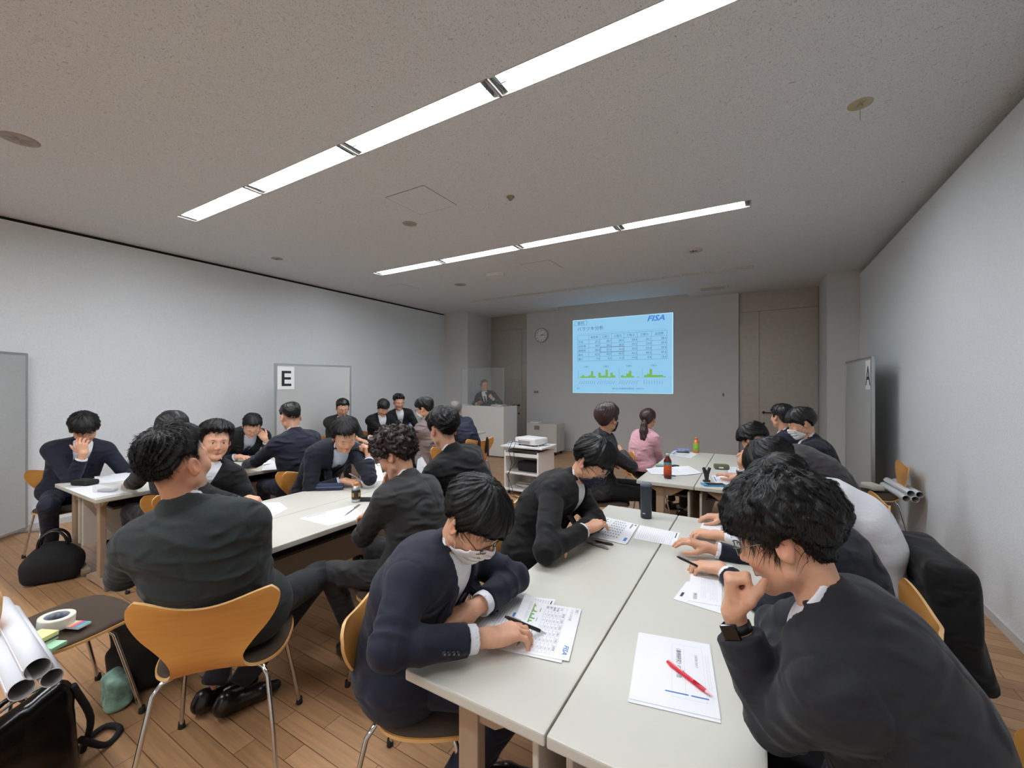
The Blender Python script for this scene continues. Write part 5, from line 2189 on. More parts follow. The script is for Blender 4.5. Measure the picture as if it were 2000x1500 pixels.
# --- P2
pl = (-3.36, 1.38, .575)
person('man peering over the shoulder in front of him, black suit, clenched hands', pl, -4, px(421, 862, d=2.86), (-14, -4, -4),
       dict(w=px(482, 974, z=.765), dir=(.95, .1, -.1), palm=(0, .5, -.8), pose='fist', out=.5),
       dict(w=px(474, 985, z=.765), dir=(.9, .3, 0), palm=(0, 0, -1), pose='fist', out=.5),
       suit=w_black, hair='short', vol=1.1, spike=1, vdepth=.22, shoulder_face=-46, eyes='open', tone=1.03, chair_label='orange chair of the man peering past the grey-green suit')
# --- PT
pl = (-3.34, 2.28, .575)
person('man in navy suit and dark tie writing, cheek propped on his fist', pl, -4, px(673, 852, d=3.30), (-22, -32, 6),
       dict(w=px(720, 893, d=3.45), e=px(722, 935, z=.775), dir=(-.25, -.05, 1), palm=(-.7, -.6, .2), pose='curl'),
       dict(w=px(672, 938, z=.755), dir=(.9, .3, -.1), palm=(0, 0, -1), pose='pen', out=.5),
       suit=w_navy2, shirtm=m_shirtb, tie=t_navy, shoulder_face=-24, hair='short', vol=1.15, chair_label='orange chair of the man in navy suit and dark tie', lod=1)
# --- L1
pl = (-5.30, 1.22, .575)
person('man in navy suit at far left resting his face on his hand', pl, -2, px(165, 838, d=3.66), (-8, -38, 6),
       dict(w=(-4.86, 1.62, .75), pose='relaxed', out=.4),
       dict(w=px(163, 888, d=3.52), e=px(140, 938, d=3.52), dir=(-.2, -.1, 1), palm=(-.8, .5, .2), pose='cup'),
       suit=w_navy, hair='mop', vol=1.15, tie=t_grey, shoulder_face=-14, chair_label='orange chair of the navy suited man at far left', lod=1,
       legs=dict(R=dict(splay=14, shin=-.2)))
# --- L2
pl = (-3.70, 1.44, .575)
person('black suited person hidden behind the grey-green suited man', pl, 180, px(337, 842, d=3.12), (182, -25, 0),
       dict(w=(-4.2, 1.30, .75), pose='relaxed', out=.4), dict(w=(-4.15, 1.68, .75), pose='relaxed', out=.4),
       suit=w_char, hair='short', vol=1.1, chair_label='orange chair hidden behind the grey-green suited man')
# --- M
pl = (-5.24, 2.64, .575)
person('man with glasses in black suit holding his forehead with one hand', pl, 0, px(492, 832, d=4.55), (-22, -42, -4),
       dict(w=px(519, 858, d=4.62), e=px(528, 888, d=4.72), dir=(-.42, -.35, .75), palm=(-.6, .2, -.6), pose='cup'),
       dict(w=px(466, 891, z=.755), dir=(.9, .35, -.1), palm=(0, 0, -1), pose='relaxed', out=.6),
       suit=w_black, tie=t_dot, shoulder_face=-20, glasses=g_thin, hair='short', vol=.7, shirtm=m_shirtb, chair_label='orange chair of the man holding his forehead', lod=1)
# --- N
pl = (-3.66, 2.36, .575)
person('man in navy suit seen from behind beside the letter E board', pl, 172, px(568, 816, d=3.88), (166, -22, 0),
       dict(w=(-4.20, 2.14, .752), dir=(-.6, .8, 0), pose='relaxed', out=.6), dict(w=(-4.22, 2.55, .752), pose='relaxed', out=.5),
       suit=w_navy, hair='fade', vol=1.1, chair_label='orange chair of the navy suited man seen from behind', wide=1.05)
# --- S1 S2 S3
pl = (-5.30, 4.02, .575)
person('man with glasses in dark knitted vest and white shirt by the E board', pl, -5, px(669, 797, d=6.0), (-28, -22, 0),
       dict(w=(-4.82, 4.2, .75), out=.4), dict(w=(-4.8, 3.95, .75), out=.4), suit=w_vest, cloth='suit', vdepth=.12, lapel=0, shoulder_face=-25, glasses=g_thin, hair='short', vol=.75, trousers=w_blackt,
       shirtm=m_shirt, lod=2, chair_label='orange chair of the man in the dark vest')
pl = (-5.30, 4.78, .575)
person('man in black suit and open white shirt looking down at back left table', pl, -5, px(748, 797, d=6.6), (-18, -34, 0),
       dict(w=(-4.82, 4.95, .75), out=.4), dict(w=(-4.8, 4.7, .75), out=.4), suit=w_black, shoulder_face=-22, hair='bangs', vol=.9, lod=2, chair_label='orange chair of the man looking down at back left')
pl = (-5.34, 5.36, .575)
person('spiky haired man in black suit and open white shirt sitting upright', pl, -8, px(779, 786, d=7.05), (-30, -12, 0),
       dict(w=(-4.82, 5.35, .75), out=.4), dict(w=(-4.8, 5.1, .75), out=.4), suit=w_black, shoulder_face=-28, hair='fade', vol=1.3, spike=2.5, lod=2, tone=.85, chair_label='orange chair of the spiky haired man')
# --- W1 W2
pl = (-3.56, 4.02, .575)
person('masked man with bowl haircut in mauve-grey jacket', pl, 185, px(829, 799, d=5.2), (192, -14, 0),
       dict(w=(-4.15, 3.9, .80), out=.3), dict(w=(-4.12, 4.3, .75), out=.3), suit=w_mauve, cloth='coat', trousers=w_blackt, hair='bangs', vol=1.15, mask=m_maskw, glasses=g_dark, lod=2,
       chair_label='orange chair of the man in the mauve-grey jacket')
pl = (-3.62, 4.92, .575)
person('grey haired man in navy work jacket in front of the lectern', pl, 160, px(889, 803, d=6.0), (140, -18, 0),
       dict(w=(-4.12, 4.8, .75), out=.3), dict(w=(-4.1, 5.2, .75), out=.3), suit=w_navc, cloth='coat', trousers=w_blackt, hair='short', hairm=m_hairg, gray=1, vol=.9, lod=2, wide=1.08,
       chair_label='orange chair with a black strap in front of the lectern', chair_off=(.0, -.08))
# --- speaker
pl = (-5.30, 7.98, .90)
person('grey haired speaker in dark suit standing behind the lectern with a microphone', pl, -62, px(946, 753, d=9.55), (-22, 6, 0),
       dict(w=at(pl, -62, -.10, .24, 1.20), out=.9, dir=(-.3, -.2, .5), palm=(-.5, .3, 0), pose='fist'), dict(w=at(pl, -62, .22, .28, 1.09), out=.6, pose='flat'),
       suit=w_char, tie=t_navy, hair='short', hairm=m_hairg, gray=1, vol=.75, standing=1, chair=None, lod=2, glasses=g_thin)

import os, time
_t = time.time()
with ThreadPoolExecutor(4) as ex:
    _res = list(ex.map(compute, CAST))
PEOPLE = []
for _o, _s in zip(_res, CAST):
    PEOPLE.append(make_person(_o, _s))
    if os.environ.get('CASTLOG'):
        B_ = _o['B']
        print('CAST', _s['label'][:38], 'L %.2f' % B_.L, 'H (%.2f %.2f %.2f)' % tuple(B_.Hc), 'lod', _o['lod'],
              ' '.join('%s up %.2f lo %.2f' % (k, np.linalg.norm(B_.El[k] - B_.Sh[k]), np.linalg.norm(B_.Wr[k] - B_.El[k])) for k in 'LR'), len(_o['jacket'][0]))
RES = {s['label']: o for s, o in zip(CAST, _res)}
# ================================================================== PAPERS
m_paper = mat('white_paper', 'e9eaec', .75)
m_ink = mat('grey_ink', '8a8c90', .8)
m_inkd = mat('dark_ink', '3c3e44', .8)
m_inkb = mat('blue_ink', '3f7fc4', .7)
m_inkg = mat('green_ink', '76a95a', .7)
m_inkr = mat('pale_line_ink', 'b9bcc0', .8)
PM = [m_paper, m_ink, m_inkd, m_inkb, m_inkg, m_inkr]
_pk = [0]


def smooth(pts, k=5):
    P = [Vector(p) for p in pts]
    P = [P[0] * 2 - P[1]] + P + [P[-1] * 2 - P[-2]]
    out = []
    for i in range(1, len(P) - 2):
        a, b, c, d = P[i - 1:i + 3]
        for j in range(k):
            t = j / k
            out.append(.5 * ((2 * b) + (c - a) * t + (2 * a - 5 * b + 4 * c - d) * t * t + (3 * b - 3 * c + d - a) * t ** 3))
    out.append(P[-2])
    return out


class Sheet:
    """TL, TR, BR, BL are the corners in reading order (world points on the table)"""

    def __init__(self, c, z=TZ, curl=0.0, lift=None):
        _pk[0] += 1
        self.c = [Vector((p[0], p[1], 0)) for p in c]
        self.z = z + .0012
        self.curl = curl
        self.lift = lift
        self.mb = MB()
        self.org = sum(self.c, Vector()) / 4
        n = 10
        vs = []
        for s in (0, 1):
            for j in range(n + 1):
                for i in range(n + 1):
                    vs.append(self.P(i / n, j / n, .0007 if s == 0 else -.0002))
        N = (n + 1) ** 2
        fs = []
        for j in range(n):
            for i in range(n):
                a, b, c_, d = j * (n + 1) + i, j * (n + 1) + i + 1, (j + 1) * (n + 1) + i + 1, (j + 1) * (n + 1) + i
                fs += [(a, d, c_, b), (N + a, N + b, N + c_, N + d)]
        rim = [i for i in range(n + 1)] + [j * (n + 1) + n for j in range(1, n + 1)] + [n * (n + 1) + i for i in range(n - 1, -1, -1)] + [j * (n + 1) for j in range(n - 1, 0, -1)]
        for k in range(len(rim)):
            a, b = rim[k], rim[(k + 1) % len(rim)]
            fs.append((a, b, b + N, a + N))
        self.mb.add(vs, fs, 0, False)

    def P(self, u, v, k=.0011):
        a, b, c, d = self.c
        p = (a * (1 - u) + b * u) * (1 - v) + (d * (1 - u) + c * u) * v
        h = self.curl * (abs(2 * v - 1) ** 3 + .5 * abs(2 * u - 1) ** 3)
        if self.lift:
            h += self.lift(u, v)
        q = p - self.org
        return Vector((q.x, q.y, self.z + h + k))

    def rect(self, u0, v0, u1, v1, mi=1, k=.0011):
        nu = max(1, int(abs(u1 - u0) * 10))
        nv = max(1, int(abs(v1 - v0) * 10))
        for j in range(nv):
            for i in range(nu):
                a, b = u0 + (u1 - u0) * i / nu, u0 + (u1 - u0) * (i + 1) / nu
                c, d = v0 + (v1 - v0) * j / nv, v0 + (v1 - v0) * (j + 1) / nv
                self.mb.add([self.P(a, c, k), self.P(a, d, k), self.P(b, d, k), self.P(b, c, k)], [(0, 1, 2, 3)], mi)

    def text(self, s, u, v, size, mi=2, align='LEFT', **kw):
        W = (self.c[1] - self.c[0]).length
        H = (self.c[3] - self.c[0]).length
        vs, fs = text_mesh(s, size, align=align, **kw)
        self.mb.add([self.P(u + q.x / W, v - q.y / H, .0012) for q in vs], fs, mi)

    def lines(self, u0, v0, u1, v1, n, mi=1, seed=0, th=.17):
        r = random.Random(seed + _pk[0])
        for k in range(n):
            vv = v0 + (v1 - v0) * k / max(1, n - 1)
            u = u0
            e = u0 + (u1 - u0) * r.choice((1, 1, .92, .7))
            while u < e:
                w = r.uniform(.03, .10)
                self.rect(u, vv, min(u + w, e), vv + (v1 - v0) / n * th, mi)
                u += w + .008

    def done(self, label, group=None, z=0):
        o = self.mb.build('paper_sheet', PM, None, (self.org.x, self.org.y, z))
        return tag(o, label, 'paper', group)


def slide_page(s, big=True):
    """printed copy of the slide"""
    for (a, b, c, d) in ((.02, .03, .14, .034), (.02, .085, .14, .09), (.02, .03, .024, .09), (.136, .03, .14, .09)):
        s.rect(a, b, c, d, 5)
    if big:
        s.text('事例', .045, .078, .0095)
        s.text('バラツキ分析', .05, .165, .0125, 1)
        s.text('FISA', .76, .12, .022, 3, shear=.3, bold=.0004, sx=1.15)
    else:
        s.rect(.05, .045, .11, .075, 2)
        s.rect(.05, .12, .30, .16, 1)
        s.rect(.78, .05, .95, .11, 3)
    us = [.05, .17, .295, .42, .545, .67, .80, .95]
    vs = [.23, .29, .35, .41, .47, .53, .59]
    for u in us:
        s.rect(u, vs[0], u + .003, vs[-1], 5)
    for v in vs:
        s.rect(us[0], v, us[-1], v + .004, 5)
    vals = [['', '発生数', '工程①', '工程②', '工程③', '工程④', '出荷数'], ['平均', '29.2', '28.7', '28.5', '28.6', '26.1', '28.3'], ['中央値', '28.0', '30.5', '28.0', '29.5', '23.0', '29.0'],
            ['最頻値', '28.0', '37.0', '16.0', '30.0', '23.0', '29.0'], ['最大', '52.0', '44.0', '45.0', '45.5', '48.5', '47.5'], ['最小', '7.0', '9.5', '11.0', '14.0', '9.0', '13.0']]
    for j in range(6):
        for i in range(7):
            if vals[j][i]:
                if big:
                    s.text(vals[j][i], us[i] + (.01 if i == 0 or j == 0 else .05), vs[j] + .046, .0085, 2 if j == 0 or i == 0 else 1)
                else:
                    s.rect(us[i] + .03, vs[j] + .02, us[i] + .09, vs[j] + .045, 1)
    for k, (x, hs) in enumerate(((.07, [2, 4, 2, 2, 3, 8.5, 2]), (.275, [6, 3, 3, 9.5, 1.5, 6.5, 3]), (.50, [3, 2, 5, 8.5, 2]), (.72, [3, 4.5, 10, 3.5, 3.5, 3.5, 1.5]))):
        for i, h in enumerate(hs):
            s.rect(x + i * .028, .80 - h * .010, x + (i + 1) * .028, .80, 4)
        s.rect(x + .06, .66, x + .14, .68, 5)
        for i in range(7):
            s.rect(x + i * .026, .83, x + i * .026 + .006, .88, 5)


def text_page(s, n=14, boxes=True, seed=0):
    s.rect(.06, .05, .45, .075, 2)
    s.lines(.06, .13, .94, .9, n * 2, 5, seed)
    if boxes:
        for (a, b, c, d) in ((.04, .11, .96, .113), (.04, .93, .96, .933), (.04, .11, .043, .93), (.957, .11, .96, .93)):
            s.rect(a, b, c, d, 5)


def pq(*uv, z=TZ + .001):
    return [px(u, v, z) for (u, v) in uv]


# near table: handout of the masked man (reads downwards in the picture)
e1, e2 = Vector((.24, -.97, 0)).normalized(), Vector((-.97, -.24, 0)).normalized()
TL = Vector((-.55, 1.435, 0))
c2 = [TL + e2 * .165 + e1 * -.01, TL + e2 * .165 + e1 * .287, TL + e2 * .330 + e1 * .287, TL + e2 * .330 + e1 * -.01]
s = Sheet([Vector((-.66, 1.455, 0)), Vector((-.60, 1.15, 0)), Vector((-.80, 1.09, 0)), Vector((-.865, 1.385, 0))], curl=.0)
s.rect(.05, .04, .5, .06, 2)
s.lines(.05, .10, .95, .42, 8, 1, 3)
s.lines(.05, .62, .9, .94, 8, 1, 5)
A = [(.40, .50), (.52, .50), (.52, .46), (.60, .535), (.52, .61), (.52, .57), (.40, .57)]
s.mb.add([s.P(a, b, .0013) for a, b in A], [tuple(range(7))], 3)
s.done('printed page with a blue arrow under the masked man\'s wrist', 'handouts of the masked man')
s = Sheet([TL + e1 * .012 - e2 * -.012, TL + e1 * .309 + e2 * .02, TL + e1 * .300 + e2 * .225, TL + e1 * .004 + e2 * .218], z=TZ + .0012)
s.done('plain sheet lying just under the bar chart page', 'handouts of the masked man')
s = Sheet([TL, TL + e1 * .297, TL + e1 * .297 + e2 * .21, TL + e2 * .21], z=TZ + .0026, lift=lambda u, v: .028 * max(0, (v - .62) / .38) ** 2 * max(0, 1 - u * 1.4))
slide_page(s)
s.done('page with table and green bars that the masked man points his pen at', 'handouts of the masked man')
# paper of the man at right
s = Sheet(pq((1385, 1264), (1408, 1413), (1227, 1371), (1247, 1237)), z=TZ)
s.done('lower sheet under the title page with the red pen', 'sheets beneath the red pen')
s = Sheet(pq((1386, 1260), (1408, 1407), (1230, 1366), (1248, 1236)), z=TZ + .0014)
s.text('〈事例研究〉QC手法', .14, .46, .0155, 2)
s.text('工程改善の進め方', .22, .22, .008, 1)
for (a, b, c, d) in ((.10, .12, .86, .122), (.10, .52, .86, .522), (.10, .12, .102, .52), (.858, .12, .86, .52), (.10, .36, .86, .362)):
    s.rect(a, b, c, d, 5)
s.rect(.80, .10, .815, .30, 3)
s.rect(.80, .33, .815, .60, 3)
s.lines(.2, .05, .7, .08, 2, 5, 3)
s.done('title page lying under the red pen', 'sheets beneath the red pen')
# papers of the man in the navy mask
s = Sheet(pq((1328, 1041), (1318, 1067), (1237, 1052), (1250, 1026)), z=TZ)
text_page(s, 8, True, 2)
s.done('text sheet between the tumbler and the near table seam')
s = Sheet(pq((1246, 1028), (1222, 1064), (1130, 1044), (1172, 1012)), z=TZ + .0012)
s.done('under sheet of the charts by the dark tumbler')
s = Sheet(pq((1248, 1026), (1225, 1062), (1134, 1041), (1176, 1009)), z=TZ + .0024)
slide_page(s, False)
s.done('bar chart page in front of the navy masked man')
# papers of the pen holder and white shirt
s = Sheet(pq((1410, 1140), (1409, 1199), (1315, 1170), (1341, 1136)), z=TZ)
s.rect(.6, .86, .8, .92, 2)
s.done('slanted sheet sticking out beneath the pen holder\'s pages')
s = Sheet(pq((1404, 1127), (1408, 1185), (1343, 1174), (1349, 1119)), z=TZ + .0012)
s.rect(.72, .72, .92, .84, 5)
s.text('事例', .74, .80, .007)
s.lines(.1, .1, .9, .6, 11, 5, 4)
s.done('printed page under the pen holder\'s hand')
s = Sheet(pq((1412, 1027), (1408, 1062), (1358, 1050), (1374, 1018)), z=TZ)
text_page(s, 7, False, 6)
s.done('sheet under the hands of the white shirted person')
# back right table
for k, (q, lab, bx) in enumerate((
        (((1321, 878), (1362, 887), (1349, 895), (1308, 889)), 'sheet at far corner of back right table beside the juice bottle', 1),
        (((1297, 912), (1321, 928), (1272, 926), (1261, 916)), 'sheet behind the red tea bottle, nearest the black jacket', 0),
        (((1322, 911), (1340, 928), (1306, 930), (1290, 914)), 'middle sheet of the fan behind the red tea bottle', 0),
        (((1345, 911), (1371, 925), (1338, 929), (1312, 913)), 'right sheet of the fan behind the red tea bottle', 0),
        (((1389, 928), (1434, 932), (1435, 947), (1398, 944)), 'printed sheet behind the blue phone case', 1),
        (((1422, 912), (1446, 913), (1442, 924), (1422, 923)), 'blank sheet beside the olive pouch', 0))):
    s = Sheet(pq(*q), z=TZ + .0012 * (k % 4))
    if bx:
        s.rect(.06, .2, .12, .8, 3)
    s.lines(.16, .15, .92, .85, 7, 5, k)
    s.done(lab)
# middle left tables
s = Sheet(pq((473, 984), (546, 981), (562, 994), (504, 1022)), z=TZ)
text_page(s, 7, True, 8)
s.done('printed sheet below the clenched hands, beside the grey-green shoulder')
s = Sheet(pq((585, 1013), (684, 989), (713, 1009), (641, 1027)), z=TZ)
s.done('lower sheet beneath the curly haired man\'s page')
s = Sheet(pq((588, 1012), (686, 988), (711, 1007), (643, 1025)), z=TZ + .0012)
text_page(s, 9, False, 9)
s.done('page the curly haired man is writing on')
s = Sheet(pq((700, 925), (742, 915), (752, 938), (706, 945)), z=TZ, lift=lambda u, v: .05 * (1 - v) ** 2)
s.lines(.1, .2, .9, .9, 6, 5, 11)
s.done('raised notebook page under the writing hand of the tie wearer')
# sheet held up between the curly man and the back-turned man
sh_o = MB()
a = [px(816, 897, d=3.10), px(824, 892, d=3.2), px(836, 912, d=3.22), px(829, 931, d=3.1), px(812, 926, d=3.02)]
cc = sum(a, Vector()) / 5
nn = (a[1] - a[0]).cross(a[3] - a[0]).normalized() * .0005
sh_o.add([p - cc + nn for p in a] + [p - cc - nn for p in a], [(0, 1, 2, 3, 4), (9, 8, 7, 6, 5)] + [(i, (i + 1) % 5, 5 + (i + 1) % 5, 5 + i) for i in range(5)])
for t in (.3, .45, .6, .75):
    p0, p1 = a[0].lerp(a[4], t).lerp(a[2].lerp(a[3], t), .2), a[0].lerp(a[4], t).lerp(a[2].lerp(a[3], t), .8)
    d_ = (a[4] - a[0]) * .03
    for sg in (1, -1):
        off = nn * 2 * sg - cc
        sh_o.add([p0 + off, p1 + off, p1 + d_ + off, p0 + d_ + off], [(0, 1, 2, 3)], 1)
tag(sh_o.build('paper_sheet', PM, None, cc), 'sheet held upright between the curly head and the black suited back', 'paper')
# far left tables
s = Sheet(pq((184, 931), (256, 922), (262, 935), (190, 946)), z=TZ)
text_page(s, 5, False, 12)
s.done('printed sheet behind the black pouch')
s = Sheet(pq((126, 953), (190, 944), (250, 962), (180, 974)), z=TZ)
text_page(s, 6, True, 13)
s.done('sheet under the clear plastic case')
s = Sheet(pq((481, 891), (506, 888), (540, 903), (514, 910)), z=TZ)
text_page(s, 5, False, 14)
s.done('sheet under the hand of the man holding his forehead')
s = Sheet(pq((514, 908), (538, 904), (540, 917), (512, 919)), z=TZ)
text_page(s, 5, False, 15)
s.done('sheet beside the forearm of the back-turned navy suit')
# back left tables
for k, (x, y, a, lab) in enumerate(((-4.7, 4.1, .2, 'sheet before the man in the dark vest'), (-4.75, 4.75, -.1, 'sheet before the man looking down at back left'), (-4.3, 4.0, .4, 'sheet before the mauve-grey jacket'),
                                    (-4.7, 5.25, .1, 'sheet before the spiky haired man'), (-4.25, 4.7, 0, 'sheet near the clear water bottle'))):
    M_ = Matrix.Rotation(a, 3, 'Z')
    s = Sheet([Vector((x, y, 0)) + M_ @ Vector(q) for q in ((-.1, .14, 0), (.1, .14, 0), (.1, -.14, 0), (-.1, -.14, 0))], z=TZ)
    s.lines(.1, .1, .9, .9, 8, 1, k)
    s.done(lab)


# ================================================================== SMALL THINGS
def pen(p0, p1, body, label, r=.0048, tip='9a9a9a', name='pen', grip=None):
    """p0 tip, p1 tail"""
    p0, p1 = Vector(p0), Vector(p1)
    d = (p1 - p0).normalized()
    L = (p1 - p0).length
    q = d.to_track_quat('Z', 'Y').to_matrix().to_4x4()
    e = empty(name, p0, 0, label, 'pen' if name == 'pen' else name)
    e.rotation_euler = d.to_track_quat('Z', 'Y').to_euler()
    MB().lathe([(0, 0), (.0011, .0), (.0014, .004), (r * .8, .020)], 14).build('tip', mat('pen_tip_' + tip, tip, .3, metal=.5), e)
    MB().lathe([(r * .82, .020), (r, .028), (r, L * .38), (r * 1.02, L * .38)], 16).build('grip', grip or body, e)
    MB().lathe([(r, L * .385), (r, L * .9), (r * .7, L * .955), (r * .62, L), (0, L)], 16).build('barrel', body, e)
    MB().box((-.0018, r, L * .62), (.0018, r + .0035, L * .97), bev=.0008).build('clip', mat('pen_tip_' + tip, tip, .3, metal=.5), e)
    return e


m_red = mat('red_plastic', 'd01f38', .25)
m_blackp = mat('black_plastic', '17171a', .35)
m_greyp = mat('silver_plastic', '8b8c90', .3, metal=.4)
z1 = TZ + .0095
pen(px(1392, 1360, z1), px(1303, 1292, z1), m_red, 'red pen lying on the title page at right', r=.0055, tip='e8b4b8')
pen(px(1066, 1237, TZ + .007), px(986, 1204, .765), m_blackp, 'black pen in the hand of the masked man', r=.006, tip='c9c9cb')
pen(px(1143, 1058, TZ + .006), px(1188, 1072, TZ + .006), m_greyp, 'grey pen beside the black pen near the bar chart page', r=.0045)
pen(px(1156, 1055, TZ + .006), px(1198, 1064, TZ + .006), m_blackp, 'black pen beside the grey pen near the bar chart page', r=.005)
pen(px(1384, 1116, TZ + .02), px(1322, 1087, .77), m_blackp, 'dark pen held by the second man at right', r=.005)
pen(px(1384, 1063, TZ + .009), px(1414, 1070, TZ + .009), mat('yellow_marker', 'dfe83a', .35), 'yellow highlighter by the white cuff', r=.007, name='highlighter', tip='7b7b3a')
pen(px(1290, 927, TZ + .006), px(1320, 930, TZ + .006), mat('blue_pen', '2d5f80', .35), 'blue pen lying behind the red tea bottle', r=.005)
pen(px(672, 1008, TZ + .007), px(704, 985, .77), m_greyp, 'pen held by the curly haired man', r=.0045)
pen(px(716, 942, TZ + .007), px(682, 925, .80), mat('pale_pink_pen', 'd8c6cc', .35), 'pale pen in the hand of the tie wearer', r=.005)
pen(px(486, 889, TZ + .02), px(478, 878, .76), m_blackp, 'pen in the hand of the man holding his forehead', r=.0045)

p = px(1262, 1011, TZ)
t = empty('tumbler', (p.x, p.y, TZ), 0, 'dark slate insulated tumbler standing on the near table', 'tumbler')
MB().lathe([(0, 0), (.030, 0), (.033, .004), (.0345, .19), (.0345, .196)], 36).build('tumbler_body', mat('slate_metal', '363c44', .42, metal=.3), t)
MB().lathe([(.0345, .196), (.035, .200), (.033, .208), (.028, .214), (0, .214)], 36).build('lid', mat('slate_lid', '59616c', .45), t)
mb = MB()
mb.box((-.008, -.0352, .03), (.008, -.0335, .036))
mb.build('emblem', mat('pale_emblem', 'b9bcc0', .4), t).rotation_euler = (0, 0, math.radians(-10))


def bottle(u, v, H, r, liquid, label_cols, cap, label, cat='bottle', name='plastic_bottle', body=None):
    p = px(u, v, TZ)
    t = empty(name, (p.x, p.y, TZ), 0, label, cat)
    MB().lathe([(0, 0), (r * .85, 0), (r, .008), (r, H * .66), (r * .95, H * .72), (r * .42, H * .88), (r * .40, H * .92), (0, H * .92)], 28).build('bottle_body', body or mat('liquid_' + liquid, liquid, .12), t)
    z = H * .16
    hh = (H * .50) / len(label_cols)
    for k, c in enumerate(label_cols):
        MB().lathe([(r * 1.012, z + hh * k), (r * 1.012, z + hh * (k + 1))], 28).build('label_band', mat('label_' + c, c, .4, noise=.2, nscale=60), t)
    MB().lathe([(0, H * .90), (r * .46, H * .90), (r * .46, H * .995), (r * .42, H), (0, H)], 20).build('cap', mat('cap_' + cap, cap, .4), t)
    return t


bottle(1304, 934, .215, .033, '5a1c12', ['a83a1e', 'c2452a', 'd4562a', 'c96a2c', '4f8fa8'], 'd8cdc6', 'red labelled tea bottle on back right table')
bottle(1360, 884, .18, .034, 'd9783e', ['7fae3a', '8cc03e', 'a6b84a'], 'e8793a', 'juice bottle with green label and orange cap on back right table')
b = bottle(800, 851, .205, .032, 'c9d6da', ['dfe6e8', 'e6ecee'], '2f3f9a', 'clear water bottle with dark blue cap on back left table', body=mat('clear_pet', 'dbe6ea', .08, alpha=.5))
p = px(695.5, 980, TZ)
t = empty('bottle_can', (p.x, p.y, TZ), 0, 'silver coffee can bottle with black and gold label and orange cap', 'can')
MB().lathe([(0, 0), (.027, 0), (.030, .006), (.030, .022), (.030, .086), (.029, .098), (.019, .112), (.017, .116), (0, .116)], 28).build('can_body', mat('can_silver', 'b9babc', .3, metal=.8), t)
MB().lathe([(.0302, .022), (.0302, .086)], 28).build('can_label', mat('can_black', '211c18', .35), t)
for a0 in (-.2, 1.4, 3.0, 4.6):
    mb = MB()
    vs = []
    for z in (.040, .066):
        for k in range(4):
            a = a0 + k * .17
            vs.append((.0306 * math.cos(a), .0306 * math.sin(a), z))
    mb.add(vs, [(k, k + 1, k + 5, k + 4) for k in range(3)])
    mb.build('gold_emblem', mat('gold_print', 'b98f3c', .35, metal=.5), t)
MB().lathe([(0, .112), (.0185, .112), (.0185, .132), (.017, .134), (0, .134)], 24).build('cap', mat('cap_orange_brown', 'b9793c', .4), t)


def rounded(name, u, v, L, W, H, rz, m, label, cat, bev=.012, z=None):
    p = px(u, v, TZ if z is None else z)
    o = MB().box((-L / 2, -W / 2, 0), (L / 2, W / 2, H), bev=bev).build(name, m, None, (p.x, p.y, (TZ if z is None else z) + .001))
    o.rotation_euler = (0, 0, math.radians(rz))
    return tag(o, label, cat)


o = rounded('pencil_case', 645, 957, .20, .055, .05, 38, mat('navy_fabric', '2c3450', .8, noise=.15, nscale=150), 'navy zipped pencil case on the middle left table', 'pencil case', .02)
MB().box((-.098, -.0285, .024), (.1, -.026, .029)).build('zipper', mat('zip_grey', '6d7480', .4, metal=.4), o)
rounded('eyeglass_case', 713, 978, .11, .05, .02, 30, m_blackp, 'small black case beside the coffee can', 'case', .009)
rounded('black_pouch', 166, 947, .17, .10, .045, 20, mat('black_cloth', '161616', .9, bump=.3, bscale=60), 'crumpled black pouch on the far left table', 'pouch', .02)
o = rounded('clear_case', 214, 960, .19, .09, .055, 25, mat('clear_plastic', 'd6d8dc', .08, alpha=.22), 'clear plastic case on the far left table', 'plastic case', .012)
MB().box((-.07, -.03, .004), (.05, .02, .02), bev=.004).build('case_contents', mat('pale_contents', 'b7b8bb', .5), o)
# back right table things
o = rounded('phone_case', 1393, 948, .175, .085, .010, 26, mat('blue_rubber', '3d93bd', .45), 'bright blue phone case lying open at near edge of back right table', 'phone case', .004)
MB().box((-.055, -.034, .0102), (.084, .034, .0125), bev=.001).build('phone', m_blackp, o)
p = px(1380, 941, TZ)
o = MB().box((-.028, -.012, 0), (.028, .012, .015), bev=.004).prism([(-.010, .01), (.012, .01), (.016, .06), (.034, .115), (.020, .122), (.004, .085), (-.018, .122), (-.034, .112), (-.016, .05)], -.011, .011, M=Matrix.Rotation(math.pi / 2, 4, 'X')).build('folding_stand', mat('dark_grey_cloth', '333336', .7), None, (p.x, p.y, TZ + .001))
o.rotation_euler = (0, 0, math.radians(30))
tag(o, 'dark forked stand upright behind the blue phone case', 'stand')
o = rounded('olive_pouch', 1409, 916, .13, .085, .045, 15, mat('olive_cloth', '5f6048', .8, noise=.1, nscale=120), 'olive zipped pouch with a white tag on back right table', 'pouch', .014)
MB().box((-.03, -.0435, .012), (.01, -.042, .026)).build('tag', m_paper, o)
o = rounded('boxed_tissue', 1333, 880, .15, .09, .022, 10, mat('blue_white_pack', '8d9cc4', .5, noise=.3, nscale=40), 'flat blue and white packet at far end of back right table', 'packet', .006)
rounded('phone', 1334, 884, .14, .07, .010, 12, m_blackp, 'black phone in front of the blue and white packet', 'phone', .004)
rounded('coin_purse', 1291, 911, .10, .07, .018, 10, mat('mint_plastic', '86a898', .5), 'small mint case left of the red tea bottle', 'case', .006)
rounded('phone', 1314, 911, .12, .06, .010, 60, m_blackp, 'black phone right of the mint case', 'phone', .004)

